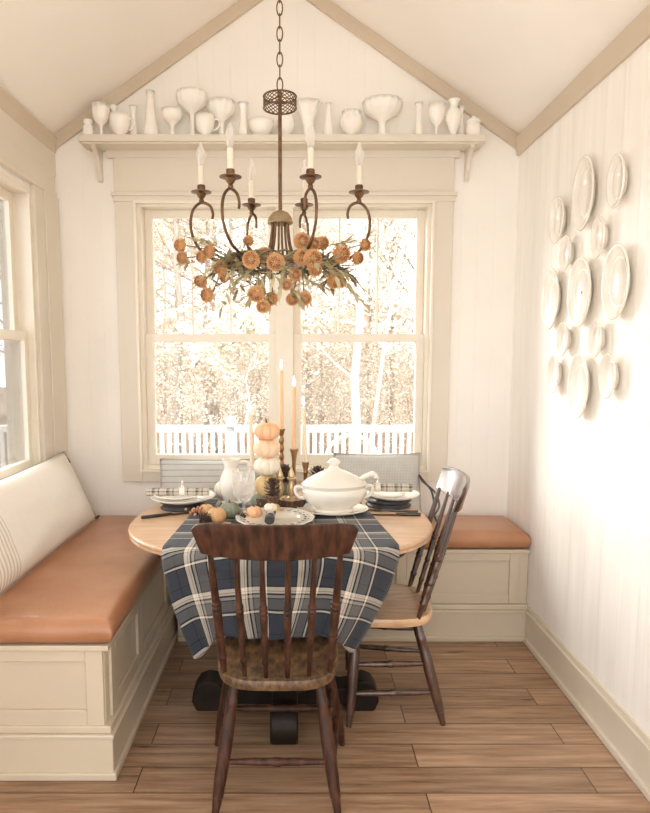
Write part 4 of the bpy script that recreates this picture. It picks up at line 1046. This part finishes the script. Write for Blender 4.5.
# candlesticks and candles
def candlestick(label, x, y, zt, style, mat=None, sc=1.):
    h = zt - TCL
    if style == 'twist': pr = [(0, 0), (.045, 0), (.046, .006), (.036, .012), (.018, .022), (.010, .04)] + [(.0085 + .0045 * (abs(math.sin(PI * (t * 7)))), .04 + (h - .075) * t) for t in [i / 56 for i in range(57)]] + [(.009, h - .03), (.012, h - .024), (.014, h - .012), (.019, h - .003), (.019, h), (.011, h), (.011, h - .010), (0, h - .010)]
    elif style == 'trumpet': pr = [(0, 0), (.046, 0), (.047, .005), (.030, .014), (.014, .03), (.009, .07), (.012, .10), (.008, .12), (.0075, h - .09), (.0095, h - .05), (.014, h - .02), (.021, h - .002), (.021, h), (.012, h), (.011, h - .014), (0, h - .014)]
    else: pr = [(0, 0), (.040, 0), (.041, .006), (.022, .018), (.010, .035), (.015, .06), (.010, .085), (.009, h - .06), (.014, h - .05), (.010, h - .04), (.016, h - .012), (.017, h), (.011, h), (.011, h - .012), (0, h - .012)]
    bm = bm_new(); add_lathe(bm, pr, 24); o = finish('candlestick', bm, mat or m_brass, None, loc=(x, y, TCL)); return tag(o, label, 'candlestick')
def candle(label, x, y, z0, z1, mat, r=.0108, lean=0.):
    t = thing('taper_candle', label, 'candle', (x, y, z0 - .009)); t.rotation_euler = (0, lean, 0); L = z1 - z0 + .009
    lathe_part('wax', [(0, 0), (r * .9, 0), (r, .02), (r * .88, L - .01), (r * .75, L - .002), (r * .4, L), (0, L - .002)], mat, t, 20)
    bm = bm_new(); add_tube(bm, [(0, 0, L - .003), (.0005, 0, L + .010)], .0011, 6); w = finish('wick', bm, m_wick, t)
    lathe_part('flame', [(0, L + .004), (.0042, L + .010), (.0056, L + .018), (.0042, L + .032), (.0018, L + .045), (0, L + .052)], m_flame, w, 14)
    return t
for px, top, wt, Y, style, mat, ls, lc in ((281.5, 429, 370, 3.04, 'twist', m_candle, 'tallest brass candlestick with twisted stem behind the pinecones', 'tallest lit peach taper candle in the twisted brass candlestick'),
                                    (294, 449, 387, 2.975, 'trumpet', m_candle, 'trumpet topped brass candlestick between the twisted one and tureen', 'lit peach taper candle in the trumpet topped candlestick'),
                                    (305.5, 462, 407, 3.04, 'short', m_candlew, 'short brass candlestick just behind the tureen lid', 'lit ivory taper candle nearest the tureen'),
                                    (252.5, 466, 413, 2.96, 'short', m_candlew, 'pressed glass candlestick behind the water goblet', 'lit ivory taper candle left of the stacked pumpkins')):
    p = atY(px, top, Y); q = atY(px, wt, Y)
    candlestick(ls, p.x, Y, p.z, style, m_glass if 'glass' in ls else None)
    candle(lc, p.x, Y, p.z, q.z, mat, lean=rad(-2.0) if 'left' in lc or 'nearest' in lc else 0)
# stacked pumpkins on a stump
def stump(label, loc, r, h):
    t = thing('wood_slice', label, 'wood slice', loc)
    bm = bm_new(); add_lathe(bm, [(0, 0), (r * .96, 0), (r, .006), (r, h - .004), (r * .95, h - .001), (0, h - .001)], 48, rib=lambda a, z: 1 + .04 * math.sin(7 * a) + .03 * math.sin(13 * a + 1)); finish('bark', bm, m_bark, t)
    bm = bm_new(); add_lathe(bm, [(0, h - .002), (r * .90, h - .002), (r * .90, h), (0, h)], 48, rib=lambda a, z: 1 + .04 * math.sin(7 * a) + .03 * math.sin(13 * a + 1)); finish('cut_face', bm, m_woodcut, t)
    return t
sx_, sy_ = atY(267, 465, 2.84).x, 2.84
stump('bark edged wood slice at the foot of the pumpkin stack', (sx_, sy_, TCL), .058, .062)
pumpkin('straw coloured gourd at the foot of the pumpkin stack', (sx_, sy_, TCL + .062), .058, .098, m_pump_y, 9, .004, cat='gourd', name='gourd')
pumpkin('white pumpkin third from the top of the pumpkin stack', (sx_, sy_, TCL + .158), .060, .084, m_pump_w, 9, .004)
pumpkin('pale peach pumpkin second from top of the stack', (sx_, sy_, TCL + .239), .060, .084, m_pump_p, 9, .004)
pumpkin('peach pumpkin with brown stem on top of the stack', (sx_, sy_, TCL + .319), .058, .080, m_pump_o, 9, .016)
# wood slice with two brass shakers
p = atZ(290, 512, TCL); stx, sty = p.x, p.y + .05
stump('dark bark wood slice carrying the two turned shakers', (stx, sty, TCL), .066, .052)
for px, lab in ((280, 'turned gold shaker beside the pinecone on the wood slice'), (291.5, 'turned gold shaker nearest the tureen on the wood slice')):
    q = atY(px, 490, sty - .02)
    t = thing('turned_shaker', lab, 'shaker', (q.x, sty - .02, TCL + .052))
    lathe_part('body', [(0, 0), (.019, 0), (.019, .008), (.013, .014), (.017, .028), (.020, .045), (.017, .064), (.011, .080), (.013, .088), (.021, .094), (.021, .099), (.012, .102), (0, .102)], m_palegold, t, 24)
    lathe_part('cap', [(.015, .102), (.016, .106), (.012, .120), (.006, .135), (.004, .142), (.005, .146), (0, .149)], m_palegold, t, 20)
# supporting gourds and pinecones
pumpkin('dark sage gourd behind the two turned shakers', (atY(285, 480, 2.955).x, 2.955, TCL), .040, .112, m_pump_g, 8, .004, cat='gourd', name='gourd')
pinecone('upright pinecone on the gourd behind the turned shakers', (atY(285, 480, 2.955).x, 2.945, TCL + .105), .042, .085)
q = atY(270, 494, 2.765)
stump('little bark stub under the purple brown pinecone', (q.x + .010, 2.785, TCL), .026, .075)
pinecone('purple brown pinecone leaning beside the shaker and gourd', (q.x + .010, 2.785, TCL + .074), .034, .085)
q = atY(318, 478, 3.0)
pumpkin('amber gourd behind the tureen lid', (q.x, 3.03, TCL), .055, .105, m_pump_d, 8, .004, cat='gourd', name='gourd')
pinecone('pinecone on the amber gourd behind the tureen', (q.x, 3.02, TCL + .095), .038, .075)
# little pumpkins on the cloth
def PT(px, py): p = atZ(px, py, TCL); return p
for px, py, r, h, mt, lab in ((262, 511, .052, .078, m_pump_g, 'sage green pumpkin at the foot of the pumpkin stack'),
                              (216, 524, .040, .066, m_pump_d, 'ribbed orange pumpkin beside the dark pinecone'),
                              (229, 519, .046, .070, m_pump_g, 'sage pumpkin between ribbed orange pumpkin and goblet'),
                              (254, 519, .036, .052, m_pump_o, 'small peach pumpkin in front of the water goblet'),
                              (206, 516, .032, .050, m_pump_d, 'small orange gourd next to the dried berries'),
                              (273, 515, .034, .048, m_pump_y, 'straw gourd in front of the sage green pumpkin'),
                              (223, 499, .045, .085, m_pump_w, 'white pumpkin between left plates and the pitcher')):
    p = PT(px, py); pumpkin(lab, (p.x, p.y + r * .5, TCL - .001), r, h, mt, 8, .012)
p = PT(203, 527); pinecone('dark pinecone lying beside the ribbed orange pumpkin', (p.x - .022, p.y + .03, TCL + .020), .027, .055, 0, rad(85))
p = PT(241, 521); pinecone('small pinecone lying between sage pumpkin and goblet foot', (p.x - .02, p.y + .005, TCL + .016), .020, .042, 0, rad(85))
random.seed(9)
p = PT(197, 517)
bs = thing('berry_spray', 'spray of dried berries beside the left knife', 'berries', (p.x, p.y, TCL))
bm = bm_new()
tips = []
for i in range(14):
    a = random.uniform(0, 2 * PI); L = random.uniform(.015, .05); e = Vector((L * math.cos(a), L * math.sin(a) * .7, random.uniform(.012, .05))); tips.append(e); add_tube(bm, [(0, 0, .004), e * .6 + Vector((0, 0, .008)), e], .0011, 5)
finish('twigs', bm, m_twig, bs)
for e in tips:
    bm = bm_new(); bmesh.ops.create_icosphere(bm, subdivisions=2, radius=random.uniform(.006, .009)); bmesh.ops.translate(bm, vec=e, verts=bm.verts); finish('berry', bm, m_berry, bs)
for px, py, lab in ((216, 527, 'amber leaf lying under the ribbed orange pumpkin'), (228, 525, 'amber leaf lying in front of the sage pumpkin'), (268, 517, 'amber leaf lying by the straw gourd')):
    p = PT(px, py); bm = bm_new()
    for a in (-60, -25, 0, 25, 60): add_leaf(bm, Vector((0, 0, .001)), (math.cos(rad(a)), math.sin(rad(a)), .12), .05 - abs(a) * .0003, .020, curl=.1)
    o = finish('maple_leaf', bm, m_gold_leaf, None, autosm=False, loc=(p.x, p.y, TCL + .001)); o.rotation_euler = (0, 0, random.uniform(0, 6)); tag(o, lab, 'leaf')

# ------------------------------------------------------------------ outside: deck, fence, woodland
GZ = -.55
bm = bm_new(); add_box(bm, -9, 9, BY + .35, 9.3, GZ - .1, GZ + .1); struct('deck_floor', bm, m_deck)
bm = bm_new()
def hz_(x, y): return GZ - .5 + (max(0, y - 16) * .06 + max(0, y - 26) * .16) * sstep((x + 13.5) / 4) + .5 * noise.noise(Vector((x * .15, y * .15, 0)))
nx, ny = 44, 30; G = [[bm.verts.new((-45 + 90 * i / nx, 4 + 50 * j / ny, hz_(-45 + 90 * i / nx, 4 + 50 * j / ny) - (.6 if j < 4 else 0))) for j in range(ny + 1)] for i in range(nx + 1)]
for i in range(nx):
    for j in range(ny): bm.faces.new((G[i][j], G[i + 1][j], G[i + 1][j + 1], G[i][j + 1]))
struct('ground', bm, m_ground, smooth=True)
rl = thing('deck_fence', 'white picket deck fence outside the back window', 'fence', (0, 9.0, GZ + .1))
FT = .47 - (GZ + .1)
boxobj('top_rail', m_rail, rl, -5.5, 5.5, -.06, .06, FT - .09, FT)
boxobj('bottom_rail', m_rail, rl, -5.5, 5.5, -.025, .025, FT - .80, FT - .73)
bm = bm_new(); add_box(bm, -.027, .027, -.018, .018, FT - .76, FT - .06); b0 = finish('baluster', bm, m_rail, rl, smooth=False); b0.location = (-4.4, 0, 0)
for i in range(1, 84):
    c = b0.copy(); COL.objects.link(c); c.parent = rl; c.location = (-4.4 + i * .103, 0, 0)
bm = bm_new(); add_box(bm, -.06, .06, -.06, .06, 0, FT + .12); b0 = finish('post', bm, m_rail, rl, smooth=False); b0.location = (-5.3, 0, 0)
for x in (-3.2, -.95, 3.9, 5.3): c = b0.copy(); COL.objects.link(c); c.parent = rl; c.location = (x, 0, 0)
# round backed patio chair on the deck
pcx = atY(352, 450, 6.5).x
pa = thing('patio_chair', 'white round backed metal patio chair on the deck', 'chair', (pcx, 6.5, GZ + .1))
zt = atY(352, 436, 6.5).z - GZ - .1
bm = bm_new(); add_tube(bm, smooth_path([(-.28, 0, 0), (-.29, 0, zt * .6), (-.22, .05, zt * .9), (0, .08, zt), (.22, .05, zt * .9), (.29, 0, zt * .6), (.28, 0, 0)], 7), .016, 8); finish('back_frame', bm, m_patio, pa)
for k in range(5):
    x = -.16 + .08 * k; bm = bm_new(); add_tube(bm, [(x, .0, zt * .46), (x, .06, zt * (.97 - abs(x) * .5))], .007, 6); finish('back_bar', bm, m_patio, pa)
bm = bm_new(); add_lathe(bm, [(0, zt * .44), (.27, zt * .44), (.285, zt * .46), (.27, zt * .48), (0, zt * .48)], 28, Matrix.Translation((0, -.22, 0))); finish('seat', bm, m_patio, pa)
for x in (-.24, .24): bm = bm_new(); add_tube(bm, [(x, -.44, 0), (x * .9, -.42, zt * .45)], .013, 8); finish('leg', bm, m_patio, pa)
def make_tree(seed, H, r0, mtrunk, mfol, nleaf, lsize, crown0=.35, lean=0., spread=1.):
    rnd = random.Random(seed)
    bm = bm_new(); tips = []
    top = Vector((lean * H, rnd.uniform(-.3, .3), H))
    n = 9; path = [Vector((top.x * (i / n) ** 1.2 + rnd.uniform(-.06, .06) * (i > 0), top.y * i / n + rnd.uniform(-.06, .06) * (i > 0), H * i / n)) for i in range(n + 1)]
    add_tube(bm, path, [r0 * (1.25 if i == 0 else 1 - .85 * i / n) for i in range(n + 1)], 9)
    def branch(p, d, L, r, depth):
        q = [p]
        for k in range(4):
            d = (d + Vector((rnd.uniform(-.3, .3), rnd.uniform(-.3, .3), rnd.uniform(-.05, .22)))).normalized(); q.append(q[-1] + d * L / 4)
        add_tube(bm, q, [r * (1 - .2 * k) for k in range(5)], 5 if depth else 6)
        tips.extend(q[1:])
        if depth < 2:
            for k in range(3):
                s = rnd.randint(1, 4); dd = (d + Vector((rnd.uniform(-1, 1), rnd.uniform(-1, 1), rnd.uniform(-.3, .6)))).normalized(); branch(q[s], dd, L * rnd.uniform(.4, .65), r * .5, depth + 1)
    nb = 13
    for i in range(nb):
        t = crown0 + (1 - crown0) * (i + rnd.random()) / nb; t = min(t, .97); k = t * n; a, b = path[int(k)], path[min(n, int(k) + 1)]; p = a.lerp(b, k - int(k))
        an = rnd.uniform(0, 2 * PI); branch(p, Vector((math.cos(an), math.sin(an), rnd.uniform(.1, .8))), H * rnd.uniform(.16, .30) * (1.15 - t * .6) * spread, r0 * .32, 0)
    root = bpy.data.objects.new('tree', None); COL.objects.link(root)
    finish('trunk', bm, mtrunk, root, autosm=False)
    bm = bm_new()
    for i in range(nleaf):
        c = rnd.choice(tips) + Vector((rnd.gauss(0, .22), rnd.gauss(0, .22), rnd.gauss(0, .20))) * (H / 8)
        d = Vector((rnd.uniform(-1, 1), rnd.uniform(-1, 1), rnd.uniform(-1, .4))).normalized(); s = lsize * rnd.uniform(.6, 1.3)
        u = d.orthogonal().normalized(); w = d.cross(u)
        v = [bm.verts.new(c - u * s * .32), bm.verts.new(c + d * s * .5 ), bm.verts.new(c + u * s * .32), bm.verts.new(c - d * s * .5)]
        bm.faces.new(v)
    if nleaf: finish('foliage', bm, mfol, root, smooth=False)
    return root
def place_tree(o, x, y, sc, rz, label, group=None):
    o.location = (x, y, hz_(x, y) - .1 if y > 10 else GZ - .5); o.scale = (sc,) * 3; o.rotation_euler = (0, 0, rz); tag(o, label, 'tree', group)
protos = [make_tree(1, 9, .085, m_trunk, m_fol, 5200, .085, .18), make_tree(2, 10, .10, m_trunk, m_fol, 5200, .09, .25), make_tree(3, 6, .05, m_trunk, m_foll, 4200, .08, .12), make_tree(4, 11, .08, m_trunk, m_fol, 4600, .085, .3)]
rnd = random.Random(77); used = [False] * 4
for i in range(60):
    row = i % 4; y = (13.5, 18, 23, 30)[row] + rnd.uniform(-1.8, 1.8); span = y * .34 + 1.5
    x = -.3 + (-1 + 2 * ((i // 4) + rnd.uniform(.1, .9)) / 15) * span
    if row == 0 and .6 < x < 2.1: x += 2.2
    k = rnd.randrange(4); o = protos[k] if not used[k] else copy_tree(protos[k]); used[k] = True
    place_tree(o, x, y, rnd.uniform(.85, 1.25), rnd.uniform(0, 6.28), 'pale bare woodland tree beyond the white deck fence', 'woodland trees beyond the deck fence')
for x, y in ((-9.5, 15), (-11, 19)):
    k = rnd.randrange(4); o = copy_tree(protos[k]); place_tree(o, x, y, 1.1, rnd.uniform(0, 6), 'pale woodland tree outside the left window', 'trees outside the left window')
sp_ = make_tree(41, 3.0, .022, m_trunk, m_fol, 2600, .06, .06, 0, 1.5)
for i in range(21):
    o = sp_ if i == 0 else copy_tree(sp_)
    y = (11.8, 15, 19)[i % 3] + rnd.uniform(-.9, .9); x = -.3 + (-1 + 2 * ((i // 3) + rnd.uniform(.1, .9)) / 7) * (y * .27 + .5)
    place_tree(o, x, y, rnd.uniform(.8, 1.35), rnd.uniform(0, 6.28), 'twiggy pale shrub in the undergrowth beyond the deck fence', 'shrubs beyond the deck fence'); o.name = 'shrub'; o['category'] = 'shrub'
p = atY(354, 400, 11.5)
o = make_tree(31, 9, .095, m_birch, m_foll, 5200, .085, .20, .0, 1.0); place_tree(o, p.x, 11.5, 1, .4, 'white barked tree straight behind the fence, right half of window')
o = make_tree(32, 9, .05, m_birch, m_foll, 900, .10, .3, .17); place_tree(o, p.x + .25, 12.2, 1, 0, 'thin leaning white tree beside the white barked tree')
o = make_tree(33, 2.9, .03, m_birch, m_foll, 4200, .10, .62, .12, 1.5); q = atY(248, 380, 10.6); place_tree(o, q.x - .1, 10.6, 1, 1.0, 'low pale leaved tree behind the left half of fence')

# ------------------------------------------------------------------ light
W = bpy.data.worlds.new('daylight'); S.world = W; W.use_nodes = True
nt = W.node_tree
for n in list(nt.nodes): nt.nodes.remove(n)
out = nd(nt, 'ShaderNodeOutputWorld'); bg = nd(nt, 'ShaderNodeBackground')
tc = nd(nt, 'ShaderNodeTexCoord'); sp = nd(nt, 'ShaderNodeSeparateXYZ'); nt.links.new(tc.outputs['Generated'], sp.inputs[0])
mr = nd(nt, 'ShaderNodeMapRange'); mr.interpolation_type = 'SMOOTHSTEP'
nt.links.new(sp.outputs[1], mr.inputs[0]); mr.inputs[1].default_value = -.5; mr.inputs[2].default_value = .15; mr.inputs[3].default_value = SKY_BACK; mr.inputs[4].default_value = SKY
nt.links.new(mr.outputs[0], bg.inputs[1]); bg.inputs[0].default_value = SKY_COL
nt.links.new(bg.outputs[0], out.inputs[0])
sun_fill = bpy.data.lights.new('sun_fill', 'SUN'); sun_fill.energy = SUN; sun_fill.angle = rad(38); sun_fill.color = (1, .955, .88)
so = bpy.data.objects.new('sun_fill', sun_fill); COL.objects.link(so)
so.rotation_euler = Vector((.55, -.75, -.34)).to_track_quat('-Z', 'Y').to_euler()   # added wide soft lamp, boosts the daylight coming through the windows

# ------------------------------------------------------------------ camera and colour
cam = bpy.data.cameras.new('camera'); co = bpy.data.objects.new('camera', cam); COL.objects.link(co)
co.location = (0, 0, CH); co.rotation_euler = (PI / 2 - PITCH, 0, 0)
cam.sensor_fit = 'VERTICAL'; cam.sensor_height = 24; cam.sensor_width = 24 * 650 / 813; cam.lens = 24 * F / 813
cam.shift_x = (325 - CX) / 813; cam.shift_y = (CY - 406.5) / 813; cam.clip_start = .05; cam.clip_end = 300
S.camera = co
vs = S.view_settings; vs.view_transform = 'Standard'; vs.look = 'None'; vs.gamma = 1; vs.use_curve_mapping = False; vs.exposure = EXPO
try:
    S.cycles.use_denoising = True; S.cycles.max_bounces = 12; S.cycles.diffuse_bounces = 8; S.cycles.transparent_max_bounces = 24
    S.cycles.sample_clamp_indirect = 8; S.cycles.caustics_reflective = False; S.cycles.caustics_refractive = False
except Exception: pass
